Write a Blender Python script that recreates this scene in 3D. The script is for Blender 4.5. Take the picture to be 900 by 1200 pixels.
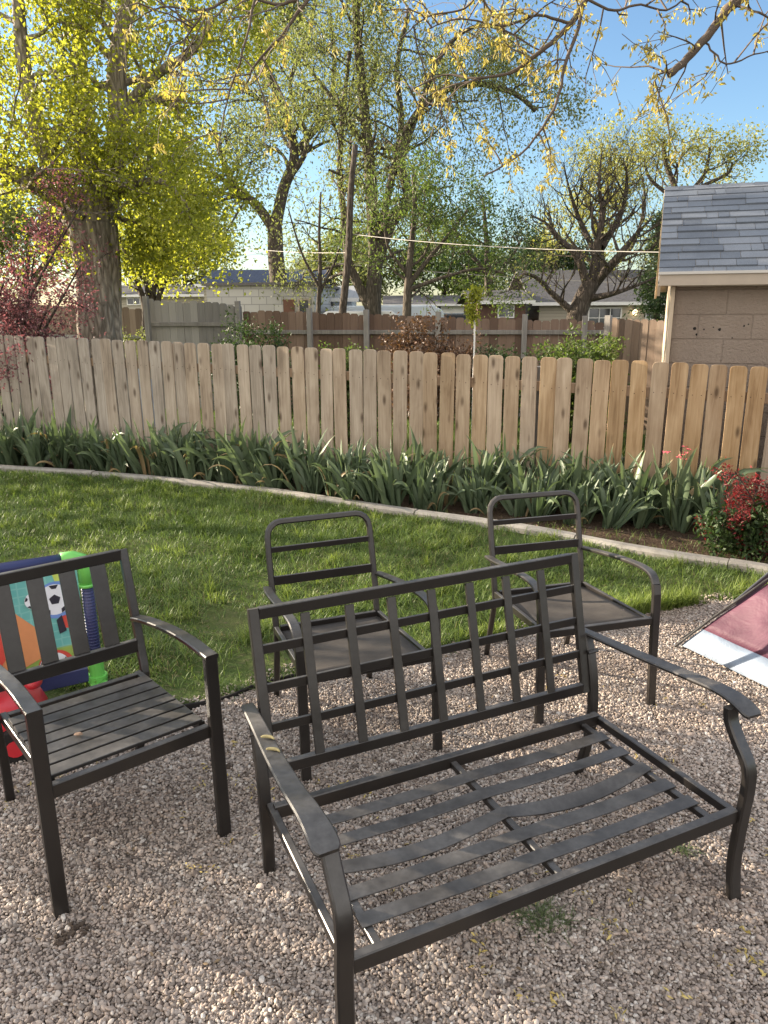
import bpy, math, random
import numpy as np
from mathutils import Vector, Matrix
R = math.radians
random.seed(7)
rng = np.random.default_rng(11)
for o in list(bpy.data.objects): bpy.data.objects.remove(o)
S = bpy.context.scene
COL = S.collection

# ------------------------------------------------------------ camera
F, PITCH, ROLL, CH = 887.5, .266, .0069, 1.732
cp, sp, cr, sr = math.cos(PITCH), math.sin(PITCH), math.cos(ROLL), math.sin(ROLL)
fwd = Vector((0, cp, -sp)); up0 = Vector((0, sp, cp)); rt0 = Vector((1, 0, 0))
rt = rt0*cr - up0*sr; up = rt0*sr + up0*cr
cam = bpy.data.objects.new('camera', bpy.data.cameras.new('camera')); COL.objects.link(cam)
cam.matrix_world = Matrix(((rt.x, up.x, -fwd.x, 0), (rt.y, up.y, -fwd.y, 0), (rt.z, up.z, -fwd.z, CH), (0, 0, 0, 1)))
cam.data.sensor_fit = 'VERTICAL'; cam.data.sensor_height = 36; cam.data.lens = F/1200*36
cam.data.clip_start = .05; cam.data.clip_end = 2000
S.camera = cam

# ------------------------------------------------------------ light
SUN_A, SUN_E = 20, 13.5          # degrees forward of due left, elevation
sd = Vector((-math.cos(R(SUN_A))*math.cos(R(SUN_E)), math.sin(R(SUN_A))*math.cos(R(SUN_E)), math.sin(R(SUN_E))))
W = bpy.data.worlds.new('World'); S.world = W; W.use_nodes = True
wt = W.node_tree; bg = wt.nodes['Background']
sky = wt.nodes.new('ShaderNodeTexSky'); sky.sky_type = 'NISHITA'; sky.sun_disc = False
sky.sun_elevation = R(SUN_E); sky.sun_rotation = math.atan2(sd.x, sd.y)
sky.air_density = 1.0; sky.dust_density = .6; sky.ozone_density = 3.0
# fill brightness added to the unseen sky overhead and behind, clear blue low in the north-east
_n = wt.nodes.new; _l = wt.links.new
tc = _n('ShaderNodeTexCoord'); sxyz = _n('ShaderNodeSeparateXYZ'); _l(tc.outputs['Generated'], sxyz.inputs[0])
m1 = _n('ShaderNodeMapRange'); m1.inputs[1].default_value = .40; m1.inputs[2].default_value = .70; m1.interpolation_type = 'SMOOTHSTEP'; _l(sxyz.outputs[2], m1.inputs[0])
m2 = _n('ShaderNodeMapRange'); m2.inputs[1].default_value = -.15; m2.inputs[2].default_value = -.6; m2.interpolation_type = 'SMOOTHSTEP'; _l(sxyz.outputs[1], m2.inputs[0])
cn = _n('ShaderNodeTexNoise'); cn.inputs['Scale'].default_value = 2.2; cn.inputs['Detail'].default_value = 6; _l(tc.outputs['Generated'], cn.inputs['Vector'])
m3 = _n('ShaderNodeMapRange'); m3.inputs[1].default_value = .3; m3.inputs[2].default_value = .6; _l(cn.outputs['Fac'], m3.inputs[0])
mu = _n('ShaderNodeMath'); mu.operation = 'MULTIPLY'; _l(m1.outputs[0], mu.inputs[0]); _l(m3.outputs[0], mu.inputs[1])
mxs = _n('ShaderNodeMix'); mxs.data_type = 'RGBA'; _l(mu.outputs[0], mxs.inputs[0]); _l(sky.outputs[0], mxs.inputs[6]); mxs.inputs[7].default_value = (5.2, 5.4, 5.7, 1)
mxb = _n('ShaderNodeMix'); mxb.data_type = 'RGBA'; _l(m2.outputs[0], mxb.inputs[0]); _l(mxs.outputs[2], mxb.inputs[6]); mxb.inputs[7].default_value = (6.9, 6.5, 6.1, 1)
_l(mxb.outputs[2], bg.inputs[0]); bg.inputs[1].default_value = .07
sun = bpy.data.lights.new('sun', 'SUN'); sun.energy = 5.0; sun.angle = R(.5); sun.color = (1, .85, .66)
so = bpy.data.objects.new('sun', sun); COL.objects.link(so); so.rotation_euler = sd.to_track_quat('Z', 'Y').to_euler()
S.view_settings.view_transform = 'Standard'; S.view_settings.look = 'None'
S.view_settings.exposure = 2.0; S.view_settings.gamma = 1
S.render.resolution_x = 768; S.render.resolution_y = 1024

# ------------------------------------------------------------ helpers
def ray(u, v):
    X = (u-450)/F; Y = -(v-600)/F
    return rt*X + up*Y + fwd
def at(u, v, y):
    d = ray(u, v); return Vector((0, 0, CH)) + d*(y/d.y)
def gnd(u, v, z=0.):
    d = ray(u, v); return Vector((0, 0, CH)) + d*((z-CH)/d.z)

class G:
    """mesh collector: verts, quads/tris/ngons"""
    def __init__(s): s.v = []; s.f = []; s.n = 0; s.t = []
    def add(s, v, f, tone=None):
        v = np.asarray(v, float).reshape(-1, 3)
        for q in f: s.f.append(tuple(int(i)+s.n for i in q)); s.t.append(tone)
        s.v.append(v); s.n += len(v); return s
    def box(s, c, d, M=None, tone=None):
        c = Vector(c); x, y, z = d[0]/2, d[1]/2, d[2]/2
        P = [Vector((a*x, b*y, e*z)) for a in (-1, 1) for b in (-1, 1) for e in (-1, 1)]
        if M: P = [M @ p for p in P]
        P = [p + c for p in P]
        return s.add([tuple(p) for p in P], [(0, 1, 3, 2), (4, 6, 7, 5), (0, 4, 5, 1), (2, 3, 7, 6), (0, 2, 6, 4), (1, 5, 7, 3)], tone)
    def sweep(s, pts, wv, w, t, ch=.18, closed=False, caps=True):
        """rounded-rectangle bar along pts; wv = width axis; w width(s), t thickness"""
        pts = [Vector(p) for p in pts]; n = len(pts)
        ww = w if hasattr(w, '__len__') else [w]*n
        rings = []
        for i, p in enumerate(pts):
            if closed: a, b = pts[i-1], pts[(i+1) % n]
            else: a, b = pts[max(i-1, 0)], pts[min(i+1, n-1)]
            d1 = (p-a).normalized() if (p-a).length > 1e-9 else None; d2 = (b-p).normalized() if (b-p).length > 1e-9 else None
            T = ((d1 or d2) + (d2 or d1)).normalized()
            m = 1/max(.4, T.dot(d2 or d1))
            A = Vector(wv(i) if callable(wv) else wv); A = (A - T*A.dot(T)).normalized(); B = T.cross(A)
            W_ = ww[i]/2; H = t/2; c = min(W_, H)*ch*2
            pr = [(-W_+c, -H), (W_-c, -H), (W_, -H+c), (W_, H-c), (W_-c, H), (-W_+c, H), (-W_, H-c), (-W_, -H+c)]
            rings.append([p + A*a_ + B*b_*m for a_, b_ in pr])
        V = [tuple(q) for r in rings for q in r]; f = []
        L = n if closed else n-1
        for i in range(L):
            j = (i+1) % n
            for k in range(8):
                l = (k+1) % 8; f.append((i*8+k, i*8+l, j*8+l, j*8+k))
        if caps and not closed: f.append(tuple(range(7, -1, -1))); f.append(tuple((n-1)*8+k for k in range(8)))
        return s.add(V, f)
    def tube(s, pts, r, sides=8, caps=True):
        pts = [Vector(p) for p in pts]; n = len(pts)
        rr = r if hasattr(r, '__len__') else [r]*n
        ref = Vector((.31, .2, .93)); V = []
        T0 = (pts[1]-pts[0]).normalized(); A = T0.orthogonal().normalized()
        for i, p in enumerate(pts):
            T = (pts[min(i+1, n-1)] - pts[max(i-1, 0)]).normalized()
            A = (A - T*A.dot(T)).normalized(); B = T.cross(A)
            for k in range(sides):
                a = 2*math.pi*k/sides; V.append(tuple(p + (A*math.cos(a) + B*math.sin(a))*rr[i]))
        f = []
        for i in range(n-1):
            for k in range(sides):
                l = (k+1) % sides; f.append((i*sides+k, i*sides+l, (i+1)*sides+l, (i+1)*sides+k))
        if caps: f.append(tuple(range(sides-1, -1, -1))); f.append(tuple((n-1)*sides+k for k in range(sides)))
        return s.add(V, f)
    def ball(s, c, r, nu=12, nv=8, fn=None):
        V = []; f = []
        rx, ry, rz = r if hasattr(r, '__len__') else (r, r, r)
        for i in range(nv+1):
            th = math.pi*i/nv
            for j in range(nu):
                ph = 2*math.pi*j/nu
                p = [math.sin(th)*math.cos(ph), math.sin(th)*math.sin(ph), math.cos(th)]
                k = fn(p) if fn else 1
                V.append((c[0]+rx*p[0]*k, c[1]+ry*p[1]*k, c[2]+rz*p[2]*k))
        for i in range(nv):
            for j in range(nu):
                l = (j+1) % nu; f.append((i*nu+j, (i+1)*nu+j, (i+1)*nu+l, i*nu+l))
        return s.add(V, f)
    def poly(s, pts, depth=None):
        """flat polygon; if depth vector, extruded prism"""
        P = [Vector(p) for p in pts]; n = len(P)
        if depth is None: return s.add([tuple(p) for p in P], [tuple(range(n))])
        d = Vector(depth); V = [tuple(p) for p in P] + [tuple(p+d) for p in P]
        f = [tuple(range(n-1, -1, -1)), tuple(range(n, 2*n))] + [(i, (i+1) % n, n+(i+1) % n, n+i) for i in range(n)]
        return s.add(V, f)
    def build(s, name, mat, parent=None, smooth=False, bevel=0):
        m = bpy.data.meshes.new(name); m.from_pydata([tuple(p) for p in np.concatenate(s.v)], [], s.f)
        if any(t is not None for t in s.t):
            at_ = m.attributes.new('tone', 'FLOAT', 'FACE'); at_.data.foreach_set('value', [t or 0. for t in s.t])
        m.update(); m.validate()
        if smooth:
            m.polygons.foreach_set('use_smooth', [True]*len(m.polygons))
            if mat is METAL: m.set_sharp_from_angle(angle=R(30))
        o = bpy.data.objects.new(name, m); COL.objects.link(o)
        if mat: m.materials.append(mat)
        if parent: o.parent = parent
        if bevel:
            b = o.modifiers.new('b', 'BEVEL'); b.width = bevel; b.segments = 2; b.limit_method = 'ANGLE'; b.angle_limit = R(40)
        return o

def fast(name, V, Fc, mat, parent=None, smooth=False, tone=None):
    """V (n,3), Fc (m,k) all same arity"""
    V = np.asarray(V, np.float32); Fc = np.asarray(Fc, np.int32); m = bpy.data.meshes.new(name)
    m.vertices.add(len(V)); m.vertices.foreach_set('co', V.ravel())
    k = Fc.shape[1]; m.loops.add(Fc.size); m.loops.foreach_set('vertex_index', Fc.ravel())
    m.polygons.add(len(Fc)); m.polygons.foreach_set('loop_start', np.arange(len(Fc), dtype=np.int32)*k)
    try: m.polygons.foreach_set('loop_total', np.full(len(Fc), k, np.int32))
    except Exception: pass
    if tone is not None:
        a = m.attributes.new('tone', 'FLOAT', 'POINT'); a.data.foreach_set('value', np.asarray(tone, np.float32))
    m.update(calc_edges=True)
    m.polygons.foreach_set('use_smooth', np.full(len(Fc), smooth))
    m.materials.append(mat)
    o = bpy.data.objects.new(name, m); COL.objects.link(o)
    if parent: o.parent = parent
    return o

def tag(o, label=None, cat=None, group=None, kind=None):
    if label: o['label'] = label
    if cat: o['category'] = cat
    if group: o['group'] = group
    if kind: o['kind'] = kind
    return o
def empty(name, loc, rz=0, label=None, cat=None, group=None):
    o = bpy.data.objects.new(name, None); COL.objects.link(o); o.location = loc; o.rotation_euler = (0, 0, rz); o.empty_display_size = .1
    return tag(o, label, cat, group)
def kids(o): return [c for c in bpy.data.objects if c.parent == o]
def copy_tree(o, parent=None):
    c = o.copy(); COL.objects.link(c); c.parent = parent
    for ch in kids(o): copy_tree(ch, c)
    return c

# ------------------------------------------------------------ materials
class NT:
    def __init__(s, name, rough=.6, spec=.5):
        s.m = bpy.data.materials.new(name); s.m.use_nodes = True; s.t = s.m.node_tree; s.b = s.t.nodes['Principled BSDF']
        s.b.inputs['Roughness'].default_value = rough; s.b.inputs['Specular IOR Level'].default_value = spec
    def n(s, typ, **kw):
        x = s.t.nodes.new(typ)
        for k, v in kw.items():
            if k[0] == '_': setattr(x, k[1:], v)
            else: x.inputs[k.replace('__', ' ')].default_value = v
        return x
    def l(s, a, b): s.t.links.new(a, b)
    def co(s, scale=(1, 1, 1), src='Object'):
        c = s.n('ShaderNodeTexCoord'); mp = s.n('ShaderNodeMapping'); mp.inputs['Scale'].default_value = scale
        s.l(c.outputs[src], mp.inputs[0]); return mp.outputs[0]
    def noise(s, co, scale, detail=4, rough=.6, dist=0):
        x = s.n('ShaderNodeTexNoise', Scale=scale, Detail=detail, Roughness=rough, Distortion=dist); s.l(co, x.inputs['Vector']); return x.outputs['Fac']
    def ramp(s, fac, stops):
        x = s.n('ShaderNodeValToRGB'); e = x.color_ramp.elements
        while len(e) < len(stops): e.new(.5)
        for i, (p, c) in enumerate(stops):
            e[i].position = p; e[i].color = (c[0], c[1], c[2], 1) if hasattr(c, '__len__') else (c, c, c, 1)
        s.l(fac, x.inputs[0]); return x.outputs[0]
    def mix(s, fac, a, b, mode='MIX'):
        x = s.n('ShaderNodeMix', _data_type='RGBA', _blend_type=mode)
        for v, i in ((fac, 0), (a, 6), (b, 7)):
            if isinstance(v, (int, float)): x.inputs[i].default_value = v
            elif isinstance(v, tuple): x.inputs[i].default_value = (*v, 1)
            else: s.l(v, x.inputs[i])
        return x.outputs[2]
    def math(s, op, a, b=0.):
        x = s.n('ShaderNodeMath', _operation=op)
        for v, i in ((a, 0), (b, 1)):
            if isinstance(v, (int, float)): x.inputs[i].default_value = v
            else: s.l(v, x.inputs[i])
        return x.outputs[0]
    def rnd(s): return s.n('ShaderNodeObjectInfo').outputs['Random']
    def attr(s, name='tone'): return s.n('ShaderNodeAttribute', _attribute_name=name).outputs['Fac']
    def col(s, c):
        if isinstance(c, tuple): s.b.inputs['Base Color'].default_value = (*c, 1)
        else: s.l(c, s.b.inputs['Base Color'])
    def bump(s, h, strength=.4, dist=.01):
        x = s.n('ShaderNodeBump', Strength=strength, Distance=dist); s.l(h, x.inputs['Height']); s.l(x.outputs[0], s.b.inputs['Normal'])

def plain(name, c, rough=.6, var=.25, scale=6, bump=.15, spec=.5, stretch=(1, 1, 1), bd=.004):
    m = NT(name, rough, spec); co = m.co(stretch)
    n1 = m.noise(co, scale, 5); n2 = m.noise(co, scale*7, 3)
    f = m.math('ADD', m.math('MULTIPLY', n1, .7), m.math('MULTIPLY', n2, .3))
    lo = tuple(x*(1-var) for x in c); hi = tuple(min(1, x*(1+var)) for x in c)
    m.col(m.ramp(f, [(.3, lo), (.7, hi)]))
    if bump: m.bump(n2, bump, bd)
    return m.m

def metal_mat():
    m = NT('bronze_paint', .4, .5); co = m.co()
    g = m.n('ShaderNodeNewGeometry'); sx = m.n('ShaderNodeSeparateXYZ'); m.l(g.outputs['Normal'], sx.inputs[0])
    upz = m.math('MAXIMUM', sx.outputs[2], 0.)
    d = m.noise(co, 9, 6, .65); d2 = m.noise(co, 60, 3, .6); d3 = m.noise(co, 2.2, 3)
    dust_sheen = m.math('MULTIPLY', m.math('MULTIPLY', m.ramp(d, [(.32, .25), (.72, 1.)]), m.math('ADD', m.math('MULTIPLY', upz, .62), .02)), m.math('ADD', .3, d2))  # dust plus painted-in sun sheen, both paler on upward faces
    base = m.ramp(d3, [(.3, (.011, .009, .008)), (.7, (.019, .016, .014))])
    m.col(m.mix(dust_sheen, base, (.19, .18, .17)))
    sp_ = m.ramp(m.noise(co, 150, 2, .5), [(.70, 0.), (.74, 1.)])
    m.l(m.math('ADD', .30, m.math('MULTIPLY', dust_sheen, .35)), m.b.inputs['Roughness'])
    m.bump(d2, .12, .0015)
    return m.m
METAL = metal_mat()

def wood_mat(name, stops, knots=True, gray=.5, sc=1.):
    """vertical grain, per-object variation, weathered grey towards the top by random"""
    m = NT(name, .8, .2); co0 = m.n('ShaderNodeTexCoord').outputs['Object']; r = m.rnd()
    cb = m.n('ShaderNodeCombineXYZ'); m.l(m.math('MULTIPLY', r, 37.), cb.inputs[0]); m.l(m.math('MULTIPLY', r, 91.), cb.inputs[2])
    ad = m.n('ShaderNodeVectorMath', _operation='ADD'); m.l(co0, ad.inputs[0]); m.l(cb.outputs[0], ad.inputs[1])
    mp = m.n('ShaderNodeMapping'); mp.inputs['Scale'].default_value = (28*sc, 28*sc, 1.6*sc); m.l(ad.outputs[0], mp.inputs[0])
    mk = m.n('ShaderNodeMapping'); mk.inputs['Scale'].default_value = (9*sc, 9*sc, 3.2*sc); m.l(ad.outputs[0], mk.inputs[0])
    grain = m.noise(mp.outputs[0], 1, 6, .65, 1.2)
    big = m.noise(mk.outputs[0], .55, 3, .6, .6)
    f = m.math('ADD', m.math('MULTIPLY', grain, .55), m.math('MULTIPLY', big, .45))
    c = m.ramp(f, [(.30, stops[0]), (.46, stops[1]), (.62, stops[2]), (.75, stops[3])])
    hs = m.n('ShaderNodeHueSaturation'); m.l(c, hs.inputs['Color'])
    m.l(m.math('ADD', .86, m.math('MULTIPLY', r, .28)), hs.inputs['Value'])
    fr = m.math('FRACT', m.math('MULTIPLY', r, 7.31)); m.l(m.math('ADD', .82, m.math('MULTIPLY', fr, .32)), hs.inputs['Saturation'])
    c = hs.outputs[0]
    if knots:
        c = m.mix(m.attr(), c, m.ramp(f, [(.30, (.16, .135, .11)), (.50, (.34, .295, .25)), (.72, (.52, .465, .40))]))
        vo = m.n('ShaderNodeTexVoronoi', Scale=1.0); m.l(mk.outputs[0], vo.inputs['Vector'])
        k = m.ramp(vo.outputs['Distance'], [(.07, 1.), (.21, .0)])
        c = m.mix(m.math('MULTIPLY', k, .75), c, (.055, .03, .017))
    if knots: c = m.mix(m.math('LESS_THAN', m.attr(), -.5), c, (.06, .04, .03))
    m.col(c); m.bump(grain, .35, .004)
    return m.m
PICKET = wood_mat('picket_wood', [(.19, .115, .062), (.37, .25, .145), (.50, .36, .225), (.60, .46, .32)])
GREYWOOD = wood_mat('grey_wood', [(.13, .12, .11), (.21, .195, .18), (.28, .265, .245), (.36, .34, .31)], False)
REDWOOD = wood_mat('red_stained_wood', [(.07, .036, .022), (.11, .055, .033), (.15, .075, .045), (.19, .10, .06)], False)
BROWNWOOD = wood_mat('brown_wood', [(.15, .10, .07), (.22, .155, .105), (.30, .215, .15), (.36, .27, .19)], False)

def leaf_mat(name, c1, c2, trans=.5, tcol=None, rough=.5):
    m = NT(name, rough, .3); a = m.attr()
    c = m.ramp(a, [(0., c1), (1., c2)])
    m.col(c)
    if trans:
        tr = m.n('ShaderNodeBsdfTranslucent')
        m.l(m.mix(1., c, tcol or (1.25, 1.3, .7), 'MULTIPLY'), tr.inputs[0])
        mx = m.n('ShaderNodeMixShader'); mx.inputs[0].default_value = trans
        m.l(m.b.outputs[0], mx.inputs[1]); m.l(tr.outputs[0], mx.inputs[2])
        m.l(mx.outputs[0], m.t.nodes['Material Output'].inputs[0])
    return m.m
def bark_mat(name, a, b, sc=1.):
    m = NT(name, .9, .15); co = m.co((sc*5, sc*5, sc*1.1)); n = m.noise(co, 3, 6, .7, .8)
    v = m.n('ShaderNodeTexVoronoi', Scale=4., _feature='DISTANCE_TO_EDGE'); m.l(co, v.inputs['Vector'])
    h = m.math('ADD', m.math('MULTIPLY', n, .7), m.math('MINIMUM', v.outputs['Distance'], .35))
    m.col(m.ramp(h, [(.3, a), (.75, b)])); m.bump(h, .9, .05)
    return m.m
BARK_MAPLE = bark_mat('maple_bark', (.13, .11, .09), (.42, .37, .31), .9)
BARK_DARK = bark_mat('dark_bark', (.045, .036, .030), (.12, .10, .082))
BARK_MID = bark_mat('elm_bark', (.055, .046, .036), (.15, .125, .10))
BARK_TWIG = plain('twig_bark', (.085, .062, .045), .8, .3, 8, .1)

# ------------------------------------------------------------ ground (the setting)
def fence_xy(i): return (.0156+math.cos(.3575)*i, 7.1385-math.sin(.3575)*i)
CURB = [Vector((x, y, 0)) for x, y in ((-8.2, 9.7), (-6.4, 8.95), (-5.3, 8.55), (-4.23, 8.18), (-2.67, 7.71), (-1.23, 7.07), (0, 6.33), (1.02, 5.76), (1.83, 5.15), (2.46, 4.76), (2.8, 4.48), (3.0, 4.2))]
EDGE = [gnd(u, v) for u, v in ((-420, 862), (-200, 858), (0, 852), (100, 846), (200, 838), (262, 827), (310, 808), (400, 788), (487, 772), (580, 751), (700, 731), (768, 719), (860, 706), (960, 690), (1100, 672))]
def smooth_line(P, n=8):
    out = []
    for i in range(len(P)-1):
        p0, p1, p2, p3 = P[max(i-1, 0)], P[i], P[i+1], P[min(i+2, len(P)-1)]
        for k in range(n):
            t = k/n; out.append(.5*((2*p1)+(p2-p0)*t+(2*p0-5*p1+4*p2-p3)*t*t+(3*p1-p0-3*p2+p3)*t**3))
    return out+[P[-1]]
CURB = smooth_line(CURB); EDGE = smooth_line(EDGE)
ex = np.array([p.x for p in EDGE]); ey = np.array([p.y for p in EDGE]); cx = np.array([p.x for p in CURB]); cy = np.array([p.y for p in CURB])
def edge_y(x): return np.interp(x, ex, ey)
def curb_y(x): return np.interp(x, cx, cy)
def terrain(x, y):
    y0 = 8.9-.37*x
    return -.02 - .026*np.clip(y-y0, 0, 20)

def ground_mat():
    m = NT('lawn_soil', .95, .1); co = m.co(); n = m.noise(co, 1.4, 5); n2 = m.noise(co, 22, 4, .7)
    c = m.mix(m.ramp(n, [(.4, 0.), (.62, 1.)]), (.055, .085, .022), (.09, .105, .035))
    c = m.mix(m.ramp(n2, [(.5, 0.), (.75, .8)]), c, (.12, .092, .06)); m.col(c); m.bump(n2, .8, .03); return m.m
LAWNSOIL = ground_mat()
xs = np.concatenate([[-300, -120, -60, -30], np.arange(-20, 21, 1.), [30, 60, 120, 300]]); ys = np.concatenate([[-40, -10], np.arange(-4, 40, 1.), [50, 70, 120, 300, 900]])
X, Y = np.meshgrid(xs, ys); V = np.stack([X, Y, terrain(X, Y)], -1).reshape(-1, 3); nx = len(xs)
Fq = [(j*nx+i, j*nx+i+1, (j+1)*nx+i+1, (j+1)*nx+i) for j in range(len(ys)-1) for i in range(nx-1)]
tag(fast('ground', V, Fq, LAWNSOIL), kind='structure')

def strip(name, A, B, z, mat, n=14, wob=0.):
    """sheet between polylines A and B"""
    V = []; f = []
    for k, (a, b) in enumerate(zip(A, B)):
        for i in range(n):
            p = a.lerp(b, i/(n-1)); V.append((p.x, p.y, z+(wob*math.sin(p.x*5+1)*math.sin(p.y*4) if 0 < i < n-1 else 0)))
    for k in range(len(A)-1):
        for i in range(n-1): f.append((k*n+i, k*n+i+1, (k+1)*n+i+1, (k+1)*n+i))
    return tag(fast(name, V, f, mat), kind='structure')
# lawn between gravel and curb
LA = [Vector((x, float(edge_y(x)), 0)) for x in np.linspace(-8, 4.2, 60)]
LB = [Vector((x, float(curb_y(x)) if x < 2.95 else 4.6, 0)) for x in np.linspace(-8, 4.2, 60)]
strip('lawn', LA, LB, .004, LAWNSOIL)
def gravel_base():
    m = NT('gravel_base', .9, .2); co = m.co()
    v = m.n('ShaderNodeTexVoronoi', Scale=85.); m.l(co, v.inputs['Vector'])
    c = m.mix(.5, m.ramp(v.outputs['Color'], [(0., (.11, .09, .075)), (1., (.30, .26, .225))]), (.10, .08, .065))
    m.col(c); m.bump(m.math('SUBTRACT', 1., v.outputs['Distance']), .9, .012); return m.m
strip('gravel_bed', [Vector((p.x, -3, 0)) for p in LA], LA, .008, gravel_base())
def soil_mat():
    m = NT('bed_soil', .95, .1); co = m.co(); n = m.noise(co, 30, 5, .7); n2 = m.noise(co, 3, 3)
    m.col(m.ramp(m.math('ADD', m.math('MULTIPLY', n, .6), m.math('MULTIPLY', n2, .4)), [(.35, (.045, .03, .02)), (.65, (.115, .08, .055))])); m.bump(n, .9, .03); return m.m
FB = [Vector((*fence_xy(s), 0)) for s in np.linspace(-9.2, 5.2, 60)]
CB = [Vector((x, float(curb_y(x)) if x < 3 else 4.2, 0)) for x in np.linspace(-8.2, 4.6, 60)]
strip('flower_bed', CB, [p+Vector((.1, .3, 0)) for p in FB], .016, soil_mat(), wob=.006)

# curb
g = G(); CURBp = [p+Vector((0, 0, .028)) for p in CURB]
# sections with joints
seg = 10
for k in range(0, len(CURBp)-1, seg):
    q = CURBp[k:k+seg+1]
    if len(q) < 2: continue
    q = [p.copy() for p in q]; q[0] = q[0].lerp(q[1], .04); q[-1] = q[-1].lerp(q[-2], .04)
    jz = random.uniform(-.006, .006)
    g.sweep([p+Vector((0, 0, jz)) for p in q], lambda i: (.4, .9, 0), .10, .075, .25)
tag(g.build('concrete_kerb', plain('old_concrete', (.29, .27, .24), .9, .3, 9, .5, .2)), kind='structure')

# ------------------------------------------------------------ gravel stones (stuff)
def gravel():
    pts = []
    sp_ = .0073
    for layer in range(2):
        xs_ = np.arange(-4.2, 4.4, sp_*(1 if layer == 0 else 1.35)); ys_ = np.arange(1.0, 5.2, sp_*(1 if layer == 0 else 1.35))
        X, Y = np.meshgrid(xs_, ys_); X = X.ravel(); Y = Y.ravel()
        X = X+rng.uniform(-.5, .5, len(X))*sp_*1.3; Y = Y+rng.uniform(-.5, .5, len(Y))*sp_*1.3
        e = edge_y(X)+.03*np.sin(X*9)+.02*np.sin(X*23)
        k = (Y < e+.02) & (np.abs(X) < Y*.56+.9)
        # a few stray stones thin out towards the grass
        k |= (Y >= e) & (Y < e+.16) & (rng.random(len(X)) < .14) & (np.abs(X) < Y*.56+.3)
        X, Y = X[k], Y[k]
        Z = .010+.006*layer+rng.uniform(-.003, .004, len(X))+.006*np.sin(X*3.1+1)*np.sin(Y*3.7)+.0035*np.sin(X*11)*np.sin(Y*9+2)
        # hollows
        pts.append(np.stack([X, Y, Z], -1))
    P = np.concatenate(pts).astype(np.float32); n = len(P)
    print('stones', n)
    me = bpy.data.meshes.new('gravel'); me.vertices.add(n); me.vertices.foreach_set('co', P.ravel())
    sc = np.exp(rng.normal(0, .30, n))*.0045; sc = np.clip(sc, .0022, .0105)
    a = me.attributes.new('sc', 'FLOAT_VECTOR', 'POINT')
    s3 = np.stack([sc*rng.uniform(.95, 1.5, n), sc*rng.uniform(.75, 1.0, n), sc*rng.uniform(.5, .85, n)], -1); a.data.foreach_set('vector', s3.astype(np.float32).ravel())
    a = me.attributes.new('rt', 'FLOAT_VECTOR', 'POINT')
    r3 = np.stack([rng.normal(0, .45, n), rng.normal(0, .45, n), rng.uniform(0, 6.28, n)], -1); a.data.foreach_set('vector', r3.astype(np.float32).ravel())
    me.update()
    o = bpy.data.objects.new('gravel', me); COL.objects.link(o)
    m = NT('pebble', .75, .3); r = m.rnd(); co = m.co((1, 1, 1)); nn = m.noise(co, 2.5, 3)
    c = m.ramp(r, [(0., (.13, .10, .085)), (.15, (.25, .21, .18)), (.4, (.385, .325, .28)), (.6, (.455, .39, .34)), (.78, (.46, .365, .30)), (.92, (.52, .465, .41)), (1., (.68, .63, .57))])
    m.l(m.ramp(nn, [(.3, .8), (.7, 1.)]), m.t.nodes.new('ShaderNodeMix').inputs[0])
    g2 = m.n('ShaderNodeNewGeometry'); big = m.noise(g2.outputs['Position'], 1.6, 4, .65)
    c = m.mix(m.ramp(big, [(.46, 0.), (.66, .55)]), c, m.mix(1., c, (.62, .55, .50), 'MULTIPLY'))
    m.col(m.mix(1., c, m.ramp(nn, [(.25, .72), (.7, 1.08)]), 'MULTIPLY'))
    ng = bpy.data.node_groups.new('gravel', 'GeometryNodeTree')
    ng.interface.new_socket('Geometry', in_out='INPUT', socket_type='NodeSocketGeometry'); ng.interface.new_socket('Geometry', in_out='OUTPUT', socket_type='NodeSocketGeometry')
    N = ng.nodes; L = ng.links.new
    gi = N.new('NodeGroupInput'); go = N.new('NodeGroupOutput'); iop = N.new('GeometryNodeInstanceOnPoints')
    jn = N.new('GeometryNodeJoinGeometry')
    for k in range(7):
        ic = N.new('GeometryNodeMeshIcoSphere'); ic.inputs['Radius'].default_value = 1; ic.inputs['Subdivisions'].default_value = 3 if k < 4 else 2
        spn = N.new('GeometryNodeSetPosition'); tn = N.new('ShaderNodeTexNoise'); tn.noise_dimensions = '4D'
        tn.inputs['Scale'].default_value = .75; tn.inputs['W'].default_value = k*7.3; tn.inputs['Detail'].default_value = 1.2
        sb = N.new('ShaderNodeVectorMath'); sb.operation = 'SUBTRACT'; sb.inputs[1].default_value = (.5, .5, .5)
        ml = N.new('ShaderNodeVectorMath'); ml.operation = 'SCALE'; ml.inputs['Scale'].default_value = 1.05
        L(tn.outputs['Color'], sb.inputs[0]); L(sb.outputs[0], ml.inputs[0]); L(ml.outputs[0], spn.inputs['Offset']); L(ic.outputs['Mesh'], spn.inputs['Geometry'])
        sm = N.new('GeometryNodeSetShadeSmooth'); L(spn.outputs[0], sm.inputs[0])
        mt = N.new('GeometryNodeSetMaterial'); mt.inputs['Material'].default_value = m.m; L(sm.outputs[0], mt.inputs[0])
        gt = N.new('GeometryNodeGeometryToInstance'); L(mt.outputs[0], gt.inputs[0]); L(gt.outputs[0], jn.inputs[0])
    L(gi.outputs[0], iop.inputs['Points']); L(jn.outputs[0], iop.inputs['Instance']); iop.inputs['Pick Instance'].default_value = True
    rv = N.new('FunctionNodeRandomValue'); rv.data_type = 'INT'; rv.inputs[4].default_value = 0; rv.inputs[5].default_value = 6; L(rv.outputs[2], iop.inputs['Instance Index'])
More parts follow.
